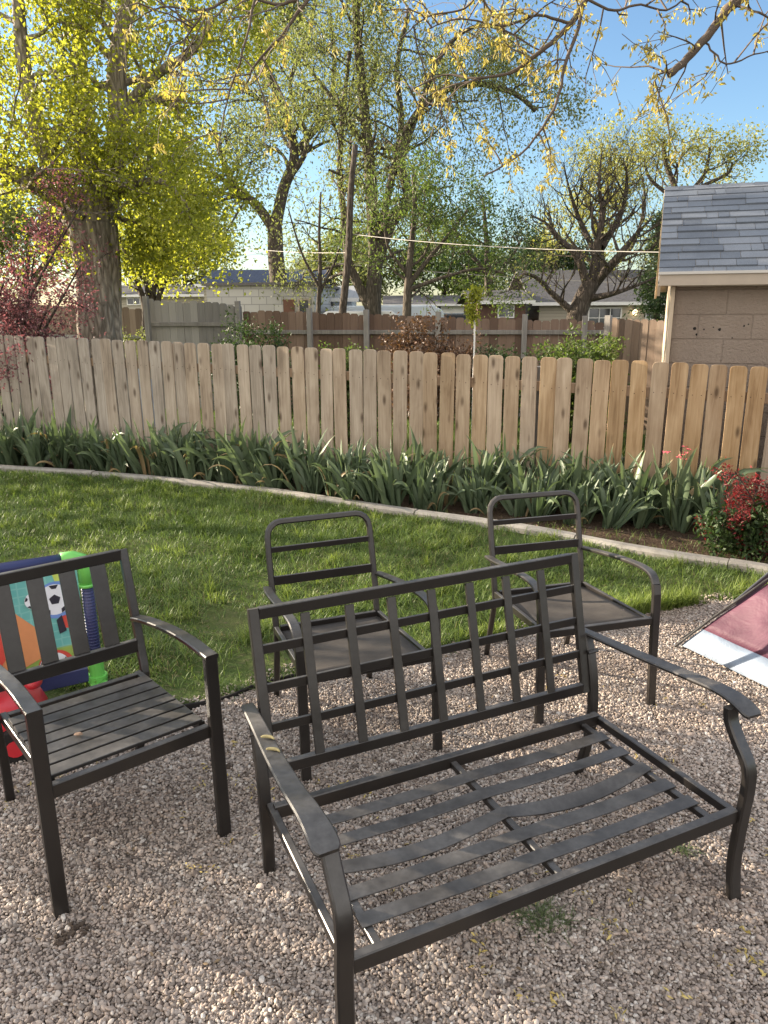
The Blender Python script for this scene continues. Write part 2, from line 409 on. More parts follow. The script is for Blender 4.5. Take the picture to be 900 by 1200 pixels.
    for nm, sk in (('sc', 'Scale'), ('rt', 'Rotation')):
        na = N.new('GeometryNodeInputNamedAttribute'); na.data_type = 'FLOAT_VECTOR'; na.inputs[0].default_value = nm; L(na.outputs[0], iop.inputs[sk])
    L(iop.outputs[0], go.inputs[0])
    md = o.modifiers.new('g', 'NODES'); md.node_group = ng
    me.materials.append(m.m)
    tag(o, kind='stuff'); tag(o, 'small beige and grey gravel stones covering the seating area', 'gravel')
gravel()

# ------------------------------------------------------------ grass
def blades(name, X, Y, Z, H, Wd, mat, lean=.5, label=None, dirs=None, kind='stuff', parent=None, cat='grass'):
    n = len(X); a = rng.uniform(0, 2*math.pi, n) if dirs is None else dirs
    b = a+rng.uniform(-.4, .4, n)+math.pi/2
    ln = np.abs(rng.normal(lean, lean*.45, n))
    dx, dy = np.cos(a), np.sin(a); wx, wy = np.cos(b), np.sin(b)
    V = np.zeros((n, 7, 3)); T = np.zeros((n, 7)); rt_ = rng.random(n)
    for k, (t, w) in enumerate(((0, 1.), (.38, .9), (.72, .62), (1., 0.))):
        ox = ln*H*t**1.8; z = H*t*np.sqrt(np.clip(1-(ln*.75*t)**2, .12, 1))
        cx_ = X+dx*ox; cy_ = Y+dy*ox; cz = Z+z
        if k < 3:
            for s, sg in ((0, -1), (1, 1)):
                V[:, k*2+s] = np.stack([cx_+wx*Wd*w*sg/2, cy_+wy*Wd*w*sg/2, cz], -1); T[:, k*2+s] = rt_*.75+.25*t
        else: V[:, 6] = np.stack([cx_, cy_, cz], -1); T[:, 6] = rt_*.75+.25
    b0 = np.arange(n)[:, None]*7
    tri = np.concatenate([b0+np.array([[0, 1, 3]]), b0+np.array([[0, 3, 2]]), b0+np.array([[2, 3, 5]]), b0+np.array([[2, 5, 4]]), b0+np.array([[4, 5, 6]])])
    o = fast(name, V.reshape(-1, 3), tri, mat, parent, False, T.ravel())
    if kind: tag(o, label, cat, kind=kind)
    return o
def vnoise(x, y, s, seed):
    r = np.random.default_rng(seed); n = 64; g_ = r.random((n, n))
    fx, fy = (x*s) % n, (y*s) % n; ix, iy = fx.astype(int), fy.astype(int); u, v = fx-ix, fy-iy; u = u*u*(3-2*u); v = v*v*(3-2*v)
    j, k = (ix+1) % n, (iy+1) % n
    return (g_[ix, iy]*(1-u)+g_[j, iy]*u)*(1-v)+(g_[ix, k]*(1-u)+g_[j, k]*u)*v
GRASS = leaf_mat('grass_blade', (.045, .085, .022), (.18, .25, .065), .35, (1.15, 1.2, .6))
DRY = leaf_mat('dry_grass', (.22, .18, .09), (.34, .28, .15), .2)
n = 430000
X = rng.uniform(-6.6, 4.4, n); Y = rng.uniform(3.2, 9.4, n)
top = np.where(X < 2.9, curb_y(X)-.042-.02*rng.random(n)*(rng.random(n) < .5), 4.75)
den = .35+.65*np.clip(vnoise(X, Y, 2.2, 1)*1.5-.1, 0, 1)
bare = np.clip(np.exp(-((X+.75)**2/.10+(Y-3.95)**2/.05))*.95+np.exp(-((X+.62)**2/.05+(Y-3.45)**2/.03))*.9+np.exp(-((X+2.3)**2/.3+(Y-5.2)**2/.05))*.5+np.clip(vnoise(X, Y, 1.1, 31)*2.2-1.35, 0, .8), 0, .96)
k = (Y > edge_y(X)+.02*np.sin(X*17)) & (Y < top) & (np.abs(X) < Y*.55+.5) & (rng.random(n) < den*(1-bare))
X, Y = X[k], Y[k]; print('blades', len(X))
tall = np.exp(-(Y-edge_y(X))/.14); tn_ = vnoise(X, Y, 3.1, 5)
H = rng.uniform(.03, .072, len(X))*(.5+1.1*tn_)+.055*tall*rng.random(len(X))*vnoise(X, Y, 6, 8)*(X > .9)
H = np.clip(H, .015, .14)*np.where(tall > .5, 1.2, 1.)
clump = vnoise(X, Y, 7, 9)*6.28*2
blades('grass', X, Y, np.full(len(X), .003), H, .0032+.0016*rng.random(len(X))+.0004*Y/4, GRASS, .85, 'short green lawn grass between gravel and kerb', clump+rng.normal(0, 1.1, len(X)))
k = rng.random(len(X)) < .03+.3*np.clip(vnoise(X, Y, 2.7, 44)*2-1, 0, 1)
blades('dry_grass', X[k]+.01, Y[k], np.full(k.sum(), .003), H[k]*.7, .003, DRY, 1.1, 'dead straw coloured blades lying through the lawn')
# taller, lighter tufts breaking up the lawn
nt_ = 420; tx = rng.uniform(-6, 3.6, nt_); ty = rng.uniform(3.3, 8.6, nt_); kk = (ty > edge_y(tx)+.03) & (ty < np.where(tx < 2.9, curb_y(tx)-.06, 4.6)) & (np.abs(tx) < ty*.55+.4); tx, ty = tx[kk], ty[kk]
m_ = rng.integers(25, 80, len(tx)); X2 = np.repeat(tx, m_)+rng.normal(0, .03, m_.sum()); Y2 = np.repeat(ty, m_)+rng.normal(0, .03, m_.sum())
TUFT = leaf_mat('tuft_blade', (.08, .13, .03), (.27, .33, .09), .4, (1.15, 1.2, .6))
blades('grass_tufts', X2, Y2, np.full(len(X2), .003), rng.uniform(.05, .115, len(X2)), .0045, TUFT, .8, 'taller light green tufts standing out of the lawn')
ex2 = rng.uniform(-1.5, 3.0, 14000); ey2 = edge_y(ex2)+np.abs(rng.normal(0, .05, 14000))-.015; kk = (vnoise(ex2, ey2, 5, 77) > .45) & (ex2 > -.3)
blades('edge_grass', ex2[kk], ey2[kk], np.full(kk.sum(), .003), rng.uniform(.05, .15, kk.sum())*(.7+.3*(ex2[kk] > 1)), .0045, TUFT, .5, 'taller bright grass along the gravel edge of the lawn')
# sparse grass in the flower bed near the kerb and behind the fence
n = 26000; X = rng.uniform(-6, 3.4, n); Y = rng.uniform(4.2, 9.6, n); d = Y-curb_y(X)
k = (d > .06) & (d < .14+.38*(X > .8)) & (rng.random(n) < .3+.6*(X > 1.2)); X, Y = X[k], Y[k]
blades('bed_grass', X, Y, np.full(len(X), .012), rng.uniform(.03, .08, len(X)), .0035, GRASS, .6, 'scattered grass tufts growing in the bed behind the kerb')
n = 90000; X = rng.uniform(-9, 8, n); Y = rng.uniform(6.2, 14, n); d = (Y-7.1385)+.3738*X
k = (d > .35) & (np.abs(X) < Y*.56+.4); X, Y = X[k], Y[k]
blades('neighbour_grass', X, Y, terrain(X, Y), rng.uniform(.05, .13, len(X)), .007, GRASS, .6, 'taller grass of the neighbouring yard seen through the picket gaps')

# mulch chips and litter
def chips(name, X, Y, Z, s, mat, label, cat, el=3.):
    n = len(X); a = rng.uniform(0, 6.28, n); t = rng.normal(0, .35, n)
    d = np.stack([np.cos(a)*np.cos(t), np.sin(a)*np.cos(t), np.sin(t)], -1); w = np.stack([-np.sin(a), np.cos(a), rng.normal(0, .4, n)], -1)
    P = np.stack([X, Y, Z], -1); L_ = (s*rng.uniform(.5, 1.4, n))[:, None]; Wd = L_/el
    V = np.stack([P-d*L_/2, P+w*Wd/2+np.array([0, 0, 1])*Wd*.3, P+d*L_/2, P-w*Wd/2], 1).reshape(-1, 3)
    b0 = np.arange(n)[:, None]*4; f = np.concatenate([b0+np.array([[0, 1, 2]]), b0+np.array([[0, 2, 3]])])
    return tag(fast(name, V, f, mat, None, False, np.repeat(rng.random(n), 4)), label, cat, kind='stuff')
n = 16000; X = rng.uniform(-7, 3.8, n); Y = rng.uniform(4.2, 10, n); d1 = Y-curb_y(X); d2 = (Y-7.1385)+.3738*X
k = (d1 > .06) & (d2 < 0.1); X, Y = X[k], Y[k]
chips('mulch', X, Y, np.full(len(X), .026), .035, leaf_mat('mulch_chip', (.03, .02, .013), (.17, .12, .08), 0), 'dark brown bark mulch and dead leaves in the flower bed', 'mulch')
n = 300; X = rng.uniform(-2.0, 1.8, n); Y = rng.uniform(1.1, 3.6, n); q = vnoise(X, Y, 2.3, 21) > .62; q &= (Y < edge_y(X)-.1); X, Y = X[q], Y[q]
Xc = np.repeat(X, 7)+rng.normal(0, .018, len(X)*7); Yc = np.repeat(Y, 7)+rng.normal(0, .018, len(X)*7)
chips('fallen_catkins', Xc, Yc, np.full(len(Xc), .026), .018, leaf_mat('catkin_litter', (.36, .26, .07), (.60, .48, .18), .2), 'small yellow fallen catkins scattered over the gravel', 'litter', 3.4)

n = 900; X = rng.uniform(-2.4, 2.2, n); Y = rng.uniform(1.1, 4.0, n); q = (Y < edge_y(X)-.02); X, Y = X[q], Y[q]
chips('leaf_litter', X, Y, np.full(len(X), .024), .016, leaf_mat('litter_brown', (.06, .04, .025), (.30, .21, .12), 0), 'tiny brown leaf fragments scattered over the gravel', 'litter', 2.2)

# ------------------------------------------------------------ picket fence
pf = empty('picket_fence', (*fence_xy(0), 0), -.3575, 'weathered tan dog eared picket fence behind the iris bed', 'fence')
for i in range(-40, 33):
    s = i*.15; h = 1.332-.0246*s+random.uniform(-.006, .006)
    w = .1315+random.uniform(-.004, .003); e = .030; th = .016
    g = G(); rr = random.Random(i)
    bow = rr.uniform(-.006, .006); tw = rr.uniform(-.004, .004)
    zs = [.0, .35, .7, 1.0]; prof_r = [(w/2, .035)]+[(w/2, .035+(h-.035-e)*z) for z in zs[1:]]+[(w/2-.007, h-.012), (w/2-.020, h-.003), (w/2-.034, h)]
    prof = prof_r+[(-x, z) for x, z in prof_r[::-1]]
    P = [(x+bow*math.sin(z/h*3.1), -th/2+tw*x/w*2*z, z) for x, z in prof]
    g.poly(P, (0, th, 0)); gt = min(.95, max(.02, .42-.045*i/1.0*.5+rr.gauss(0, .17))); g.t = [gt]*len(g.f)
    for zr in (1.08-.0246*s, .28-.0246*s):
        for xx in (-.034, .034):
            xn = xx+rr.uniform(-.008, .008); zn = zr+rr.uniform(-.014, .014); rn = .0042; yy = -th/2+tw*xn/w*2*zn/h*1.-.0012+(-.001)
            g.add([(xn+bow*math.sin(zn/h*3.1)+rn*math.cos(a_*math.pi/3), yy-abs(tw)*.5, zn+rn*math.sin(a_*math.pi/3)) for a_ in range(6)], [(5, 4, 3, 2, 1, 0)], -1.)
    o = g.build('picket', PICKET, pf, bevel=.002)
    o.location = (s+rr.uniform(-.003, .003), rr.uniform(-.003, .003), 0); o.rotation_euler = (rr.uniform(-.006, .006), rr.uniform(-.010, .010), 0)
for z0 in (.28, 1.08):
    g = G(); sl = -.0246
    g.sweep([(-6.1, .03, z0+6.1*.0246), (4.9, .03, z0-4.9*.0246)], (0, 0, 1), .085, .036, .1); g.build('rail', BROWNWOOD, pf)
for s in (-5.7, -3.3, -.95, 1.43, 3.8):
    g = G(); g.box((s, .097, .6), (.088, .088, 1.22)); g.build('post', GREYWOOD, pf, bevel=.004)

# ------------------------------------------------------------ far fences
def panel_fence(name, A, B, hA, hB, mat, label, w=.14, posts=(), rails=(), post_mat=None, postz=0., near=True, jag=.02, railmat=None):
    A = Vector(A); B = Vector(B); d = (B-A).length; yaw = math.atan2(B.y-A.y, B.x-A.x)
    t = empty(name, (A.x, A.y, float(terrain(A.x, A.y))), yaw, label, 'fence')
    g = G(); n = int(d/w); zb = lambda s: float(terrain(A.x+(B.x-A.x)*s/d, A.y+(B.y-A.y)*s/d))-t.location.z
    r = random.Random(name+str(A.x))
    for i in range(n):
        s = (i+.5)*d/n; h = hA+(hB-hA)*s/d-t.location.z+r.uniform(-jag, jag); ww = d/n*.97; b = zb(s)+.02; c = .025; off = r.uniform(-.004, .004)
        P = [(s-ww/2, off, b), (s+ww/2, off, b), (s+ww/2, off, h-c), (s+ww/2-c, off, h), (s-ww/2+c, off, h), (s-ww/2, off, h-c)]
        f0 = len(g.f); g.poly(P, (0, .018, 0)); tn = r.random()
        for k in range(f0, len(g.f)): g.t[k] = tn
    g.build('board_panel', mat, t)
    for z in rails:
        g = G(); g.sweep([(0, -.03, z(0) if callable(z) else z), (d, -.03, (z(1) if callable(z) else z))], (0, 0, 1), .07, .04, .1); g.build('rail', railmat or post_mat or mat, t)
    for s in posts:
        g = G(); h = hA+(hB-hA)*s-t.location.z+postz; g.box((s*d, -.09, h/2), (.085, .085, h)); g.build('post', post_mat or mat, t, bevel=.004)
    return t
def tone_wood(name, cs):
    m = NT(name, .85, .15); a = m.attr(); co = m.co((20, 20, 1.5)); n_ = m.noise(co, 1, 5, .65, .8)
    m.col(m.ramp(m.math('ADD', m.math('MULTIPLY', a, .6), m.math('MULTIPLY', n_, .5)), [(.15, cs[0]), (.5, cs[1]), (.9, cs[2])])); m.bump(n_, .4, .01); return m.m
TG = tone_wood('grey_boards', [(.11, .105, .10), (.21, .20, .19), (.31, .295, .275)])
TR = tone_wood('rust_boards', [(.10, .066, .050), (.16, .108, .082), (.25, .18, .14)])
TB = tone_wood('brown_boards', [(.10, .075, .058), (.19, .14, .105), (.28, .215, .165)])
def zt(u, v, y): return at(u, v, y).z
a_ = at(172, 360, 14.2); b_ = at(283, 360, 13.9)
panel_fence('board_fence', a_, b_, zt(172, 351, 14.2), zt(283, 357, 13.9), TG, 'tall grey board fence beside the big maple trunk', .13, (0.02, .98), (.5, 1.55), GREYWOOD, .06)
a_ = at(284, 360, 14.0); b_ = at(720, 360, 12.6)
panel_fence('board_fence', a_, b_, zt(284, 364, 14.), zt(720, 377, 12.6), TR, 'long rust brown board fence with grey posts and rails', .14, (.2, .36, .555, .78, .93), (.62, 1.42), GREYWOOD, .08)
a_ = at(716, 360, 11.2); b_ = at(800, 360, 10.6)
panel_fence('board_fence', a_, b_, zt(716, 372, 11.2), zt(800, 375, 10.6), TB, 'grey brown board fence panel left of the stucco shed', .11, (.01,), (), GREYWOOD, .03)
a_ = at(-60, 360, 17); b_ = at(172, 360, 15.5)
panel_fence('board_fence', a_, b_, zt(-60, 352, 17), zt(172, 362, 15.5), TB, 'low brown board fence behind the maple trunk and the plum shrub', .14, (.3, .7), (.4, 1.3), GREYWOOD, .03)

# ------------------------------------------------------------ stucco shed on the right
sh0 = at(786, 400, 6.75); sh = empty('stucco_shed', (sh0.x, sh0.y, 0), -.328, 'brown stucco shed with grey shingle roof right of the yard', 'shed')
def stucco():
    m = NT('brown_stucco', .9, .2); co = m.co(); mp = m.n('ShaderNodeMapping'); mp.inputs['Rotation'].default_value = (R(90), 0, 0); m.l(co, mp.inputs[0])
    br = m.n('ShaderNodeTexBrick', Scale=1., **{'Mortar__Size': .006, 'Brick__Width': .42, 'Row__Height': .205, 'Mortar__Smooth': .6}); m.l(mp.outputs[0], br.inputs['Vector'])
    n1 = m.noise(co, 38, 6, .7); n2 = m.noise(co, 1.6, 4)
    c = m.ramp(m.math('ADD', m.math('MULTIPLY', n1, .3), m.math('MULTIPLY', n2, .7)), [(.3, (.26, .205, .165)), (.7, (.36, .295, .24))])
    m.col(m.mix(m.math('MULTIPLY', br.outputs['Fac'], .22), c, (.17, .125, .095)))
    m.bump(m.math('SUBTRACT', m.math('MULTIPLY', n1, 2.2), m.math('MULTIPLY', br.outputs['Fac'], .7)), .9, .014); return m.m
STUC = stucco(); CREAM = plain('cream_trim_paint', (.50, .40, .29), .6, .12, 5, .1); TANTRIM = plain('tan_trim_paint', (.42, .35, .28), .55, .08, 4, .05)
EZ = zt(800, 321, 6.7); RZ = EZ+.90; SL = 1.68; SW = 4.2; TD = 3.36   # eave height, ridge height, run, width, depth
g = G(); g.box((SW/2+.002, .06, (EZ-.02-.3)/2), (SW, .12, EZ-.02+.3)); g.build('wall', STUC, sh)
g = G(); g.poly([(0, .12, -.3), (0, TD, -.3), (0, TD, EZ-.03), (0, TD/2, RZ-.06), (0, .12, EZ-.03)], (.12, 0, 0)); g.build('gable_wall', CREAM, sh)
g = G(); g.box((SW/2, TD-.06, (EZ-.3)/2), (SW-.3, .12, EZ+.2)); g.build('wall', STUC, sh)
g = G(); g.box((-.018, -.012, EZ/2-.17), (.034, .10, EZ+.2)); g.build('corner_trim', CREAM, sh, bevel=.004)
# fascia and soffit
g = G(); g.box((SW/2-.05, -.155, EZ-.045), (SW+.18, .022, .105)); g.build('fascia', TANTRIM, sh, bevel=.003)
g = G(); g.box((SW/2-.05, -.172, EZ+.004), (SW+.19, .02, .022)); g.build('drip_edge', plain('pale_metal_trim', (.55, .52, .48), .4, .05, 4, 0), sh)
g = G(); g.box((SW/2, -.072, EZ-.098), (SW-.02, .14, .012)); g.build('soffit', TANTRIM, sh)
# roof deck + shingles
slope = math.atan2(RZ-EZ, SL); ln = math.hypot(RZ-EZ, SL)+.17
g = G()
for sgn in (1, -1):
    Mx = Matrix.Rotation(slope*sgn, 4, 'X'); yc = TD/2-sgn*(math.cos(slope)*ln/2); zc = RZ+.0-math.sin(slope)*ln/2-.012
    g.box((SW/2-.05, yc, zc), (SW+.17, ln-.01, .02), Mx)
g.build('roof_deck', TANTRIM, sh)
def shingle_mat():
    m = NT('slate_shingle', .9, .2); a = m.attr(); co = m.co(); n_ = m.noise(co, 120, 3, .7); n2 = m.noise(co, 3, 3)
    c = m.ramp(a, [(0., (.13, .145, .17)), (.5, (.17, .19, .22)), (1., (.225, .24, .265))])
    m.col(m.mix(1., c, m.ramp(m.math('ADD', m.math('MULTIPLY', n_, .7), m.math('MULTIPLY', n2, .3)), [(.3, .7), (.7, 1.2)]), 'MULTIPLY')); m.bump(n_, .5, .003); return m.m
g = G(); rr = random.Random(3); ex_ = .142; nr = int(ln/ex_)+1
for sgn in (1, -1):
    for k in range(nr):
        x = -.14+rr.uniform(-.2, 0); d0 = k*ex_
        while x < SW+.1:
            w = rr.choice([.1, .16, .22, .3, .34]); x1 = min(x+w-.004, SW+.06); x0 = max(x, -.145)
            if x1 > x0+.01:
                lift = rr.uniform(.0, .004); thick = .009
                a0 = ln-d0; a1 = max(ln-d0-ex_*1.05, .0)     # distance from ridge
                th = rr.choice([0, 0, .006]); P = []
                for (aa, hh) in ((a0, .012+lift+th), (a1, .004)):
                    y = TD/2-sgn*aa*math.cos(slope); z = RZ-aa*math.sin(slope)
                    P.append((y, z, hh))
                V_ = []
                for xx in (x0, x1):
                    for (y, z, hh) in P:
                        V_.append((xx, y, z+.001)); V_.append((xx, y-sgn*math.sin(slope)*hh, z+math.cos(slope)*hh))
                g.add(V_, [(0, 1, 5, 4), (1, 3, 7, 5), (0, 2, 3, 1), (4, 5, 7, 6), (2, 6, 7, 3), (0, 4, 6, 2)], rr.random())
            x += w
g.build('shingles', shingle_mat(), sh)
g = G()
x = -.145
while x < SW:
    g.add([(x, TD/2-.13, RZ-.07), (x, TD/2, RZ+.022), (x, TD/2+.13, RZ-.07), (x+.15, TD/2-.13, RZ-.078), (x+.15, TD/2, RZ+.014), (x+.15, TD/2+.13, RZ-.078)], [(0, 3, 4, 1), (1, 4, 5, 2)], rr.random()); x += .14
g.build('ridge_caps', bpy.data.materials['slate_shingle'], sh)
# rake boards on the gable end
for sgn in (1, -1):
    g = G(); y0 = TD/2-sgn*ln*math.cos(slope)*.995; z0 = RZ-ln*math.sin(slope)*.995
    g.sweep([(-.135, y0, z0-.06), (-.135, TD/2, RZ-.06)], (0, math.sin(slope)*sgn*-1, math.cos(slope)), .10, .024, .1); g.build('rake_board', CREAM, sh)
# weather pits in the wall
PIT = plain('dark_pit', (.012, .010, .009), .95, .2, 9, 0)
Minv = (Matrix.Translation(sh.location) @ Matrix.Rotation(-.328, 4, 'Z')).inverted()
for u, v, r_ in ((814, 385, .012), (816, 392, .009), (825, 386, .006), (836, 383.5, .005), (843, 386, .011), (872, 382, .008), (877, 380, .005), (858, 396, .005)):
    # intersect with wall plane
    d = ray(u, v); dl = Minv.to_3x3() @ d; ol = Minv @ Vector((0, 0, CH)); t_ = -ol.y/dl.y; p = ol+dl*t_
    g = G(); g.ball((p.x, 0, p.z), (r_, .003, r_*1.1), 9, 6, lambda q: 1+.3*math.sin(q[0]*9+q[2]*7+r_*900)); g.build('weather_pit', PIT, sh)

# ------------------------------------------------------------ houses beyond
def roofmat(name, a, b):
    m = NT(name, .9, .2); co = m.co((1, 1, 1)); n_ = m.noise(co, 5, 4, .7); br = m.n('ShaderNodeTexBrick', Scale=1., **{'Mortar__Size': .012, 'Brick__Width': .35, 'Row__Height': .16}); m.l(co, br.inputs['Vector'])
    m.col(m.mix(m.math('MULTIPLY', br.outputs['Fac'], .5), m.ramp(n_, [(.3, a), (.7, b)]), (a[0]*.5, a[1]*.5, a[2]*.5))); return m.m
RGREY = roofmat('grey_asphalt_roof', (.085, .082, .085), (.14, .135, .14)); RBLUE = roofmat('blue_grey_roof', (.045, .055, .085), (.075, .09, .13))
SIDING = NT('beige_siding', .7, .3); _c = SIDING.co(); _w = SIDING.n('ShaderNodeTexWave', Scale=2.6, _bands_direction='Z', _wave_profile='SAW'); SIDING.l(_c, _w.inputs['Vector'])
SIDING.col(SIDING.ramp(_w.outputs['Fac'], [(0., (.40, .36, .30)), (.85, (.46, .42, .35)), (1., (.16, .14, .12))])); SIDING.bump(_w.outputs['Fac'], .5, .02); SIDING = SIDING.m
WHITE = plain('white_paint', (.75, .74, .72), .5, .06, 3, 0); PALEBLUE = plain('pale_blue_paint', (.55, .60, .66), .5, .08, 3, 0)
REDBR = plain('red_brown_wall', (.13, .07, .05), .8, .25, 4, .2)
GLASS = NT('window_glass', .08, .8); GLASS.col((.05, .06, .07)); GLASS = GLASS.m
def window(parent, x0, x1, z0, z1, y=0., nx=2, nz=1, fr=WHITE):
    w_ = x1-x0; h_ = z1-z0; f = .05
    g = G()
    for a in (x0, x1): g.box((a, y-.03, (z0+z1)/2), (f, .06, h_+f))
    for a in (z0, z1): g.box(((x0+x1)/2, y-.033, a), (w_-f, .05, f))
    for i in range(1, nx): g.box((x0+w_*i/nx, y-.028, (z0+z1)/2), (.03, .04, h_-f))
    for i in range(1, nz): g.box(((x0+x1)/2, y-.024, z0+h_*i/nz), (w_-f, .035, .03))
    wf = g.build('window', fr, parent); g = G(); g.box(((x0+x1)/2, y-.006, (z0+z1)/2), (w_-f, .01, h_-f)); g.build('pane', GLASS, wf)
def house(name, label, u0, u1, Y, veave, vridge, wall, roofm, depth=6., over=.3, yaw=0., wins=(), cat='house', zb=None):
    A = at(u0, 360, Y); B = at(u1, 360, Y); L_ = B.x-A.x; zb = float(terrain(A.x, Y)) if zb is None else zb
    t = empty(name, (A.x, Y, zb), yaw, label, cat); ez = zt((u0+u1)/2, veave, Y)-zb; rz = zt((u0+u1)/2, vridge, Y+depth/2)-zb
    g = G(); g.box((L_/2, depth/2, ez/2), (L_, depth, ez)); g.build('wall', wall, t)
    g = G(); s = (rz-ez)/(depth/2)
    y0 = -over; z0 = ez-over*s+.03
    P = [(-over, y0, z0), (-over, depth/2, rz), (-over, depth+over, z0), (-over, depth+over, z0-.1), (-over, depth/2, rz-.1), (-over, y0, z0-.1)]
    g.poly([(a, b, c) for a, b, c in P], (L_+2*over, 0, 0)); g.build('roof', roofm, t)
    g = G(); g.box((L_/2, -over-.012, z0-.05), (L_+2*over, .02, .12)); g.build('gutter', WHITE, t)
    for (a, b, v0, v1, nx_, nz_) in wins:
        x0 = at(a, 360, Y).x-A.x; x1 = at(b, 360, Y).x-A.x; window(t, x0, x1, zt(a, v1, Y)-zb, zt(a, v0, Y)-zb, 0, nx_, nz_)
    return t
hm = house('ranch_house', 'beige sided ranch house with long grey roof behind the bare tree', 632, 830, 30, 351, 316, SIDING, RGREY, 7, .35, 0, ((690, 728, 361, 384, 3, 2), (757, 774, 362, 374, 1, 1)))
house('garage_annex', 'low red brown annex with a white framed window beside the ranch house', 560, 616, 29, 352, 340, REDBR, RGREY, 5, .3, 0, ((584, 602, 358, 372, 1, 1),), 'annex')
g = G(); p = at(744, 366, 29.9); lamp = empty('wall_lamp', (p.x, p.y, p.z), 0, 'small lit wall lamp between the two windows of the ranch house', 'lamp')
g.ball((0, -.02, 0), (.09, .06, .11), 10, 6); EM = NT('lamp_glow', .4); EM.col((.9, .7, .4)); EM.b.inputs['Emission Color'].default_value = (1, .75, .4, 1); EM.b.inputs['Emission Strength'].default_value = 1.6; g.build('lamp_glass', EM.m, lamp)
g = G(); g.box((0, .06, .1), (.12, .1, .05)); g.build('bracket', PIT, lamp)
# concrete-block outbuilding
def blockmat():
    m = NT('pale_block', .9, .2); co = m.co(); mp = m.n('ShaderNodeMapping'); mp.inputs['Rotation'].default_value = (R(90), 0, 0); m.l(co, mp.inputs[0])
    br = m.n('ShaderNodeTexBrick', Scale=1., **{'Mortar__Size': .012, 'Brick__Width': .42, 'Row__Height': .21, 'Color1': (.52, .50, .47, 1), 'Color2': (.42, .40, .385, 1), 'Mortar': (.30, .29, .28, 1)}); m.l(mp.outputs[0], br.inputs['Vector'])
    m.col(br.outputs['Color']); m.bump(br.outputs['Fac'], -.4, .02); return m.m
Yb = 22.; A = at(243, 360, Yb); B = at(369, 360, Yb); zb = float(terrain(A.x, Yb)); Lb = B.x-A.x; hb = zt(243, 335, Yb)-zb
bb = empty('block_garage', (A.x, Yb, zb), -.05, 'flat roofed garage of pale concrete blocks with a brown door', 'garage')
g = G(); g.box((Lb/2, 3, hb/2), (Lb, 6, hb)); g.build('wall', blockmat(), bb)
g = G(); g.box((Lb/2, 3, hb+.04), (Lb+.2, 6.2, .08)); g.build('roof', plain('roof_felt', (.13, .12, .12), .9, .2, 3, 0), bb)
x0 = at(333, 360, Yb).x-A.x; x1 = at(346, 360, Yb).x-A.x
g = G(); dz = zt(340, 351, Yb)-zb; g.box(((x0+x1)/2, -.02, dz/2), (x1-x0, .05, dz)); d_ = g.build('door', plain('brown_door_paint', (.15, .065, .04), .6, .2, 4, 0), bb)
window(bb, x1+.12, x1+.42, dz-.55, dz, 0, 1, 1, TANTRIM)
house('blue_roof_house', 'house with dark blue grey roof rising behind the block garage', 240, 372, 34, 332, 316, SIDING, RBLUE, 7, .3)
house('white_cottage', 'small pale cottage with light grey roof right of the block garage', 377, 412, 26, 349, 335, PALEBLUE, roofmat('light_roof', (.30, .31, .33), (.38, .39, .41)), 5, .25, .0, ((384, 392, 352, 360, 1, 1),), 'cottage')
house('distant_house', 'distant white house seen low between the tree trunks', 455, 565, 44, 356, 346, WHITE, RGREY, 7, .3, 0, ((480, 492, 358, 364, 1, 1), (505, 517, 358, 364, 1, 1)), 'house')
house('distant_house', 'distant pale house far left behind the maple trunk', 96, 240, 40, 345, 334, SIDING, RGREY, 7, .3, 0, ((150, 165, 349, 357, 2, 1),), 'house')
# camper van and parked car beyond the fence
def vehicle(name, label, cat, u, v, Y, L_, H_, body, yaw, camper):
    p = at(u, v, Y); zb = float(terrain(p.x, Y)); t = empty(name, (p.x, Y, zb), yaw, label, cat); Wd = 1.8
    if camper: pr = [(-.5, .35), (-.5, .85), (-.47, .97), (-.42, 1.), (.38, 1.), (.46, .93), (.5, .6), (.5, .35), (.36, .22), (-.40, .22)]
    else: pr = [(-.5, .30), (-.5, .62), (-.46, .68), (-.33, .72), (-.24, .96), (-.18, 1.), (.12, 1.), (.18, .96), (.29, .70), (.46, .62), (.5, .5), (.5, .3), (.46, .2), (-.46, .2)]
    g = G(); g.poly([(x*L_, -Wd/2, z*H_) for x, z in pr], (0, Wd, 0)); g.build('body', body, t, bevel=.05)
    for x in (-.3, .3):
        for y in (-1, 1):
            g = G(); g.tube([(x*L_, y*(Wd/2-.2), .32), (x*L_, y*(Wd/2+.01), .32)], .32, 16); wq = g.build('wheel', PIT, t); g = G(); g.tube([(x*L_, y*(Wd/2+.011), .32), (x*L_, y*(Wd/2+.02), .32)], .18, 12); g.build('rim', TANTRIM, wq)
    g = G()
    if camper: g.box((-.15*L_, -Wd/2-.005, .72*H_), (.22*L_, .02, .2*H_)); g.box((.2*L_, -Wd/2-.005, .72*H_), (.18*L_, .02, .2*H_))
    else: g.poly([(-.30*L_, -Wd/2-.012, .73*H_), (.26*L_, -Wd/2-.012, .73*H_), (.15*L_, -Wd/2-.012, .93*H_), (-.20*L_, -Wd/2-.012, .93*H_)], (0, .01, 0))
    g.build('side_window', GLASS, t)
vehicle('camper_trailer', 'pale blue camper trailer parked beyond the rust brown fence', 'camper', 452, 360, 24, 3.6, 2.15, PALEBLUE, .05, True)
vehicle('parked_car', 'dark parked car beyond the rust brown fence', 'car', 530, 360, 26, 4.4, 1.95, plain('dark_car_paint', (.03, .033, .038), .25, .1, 3, 0), .0, False)
vehicle('parked_car', 'white parked van at the foot of the pale cottage', 'car', 424, 362, 22, 2.2, 1.95, WHITE, .0, True)
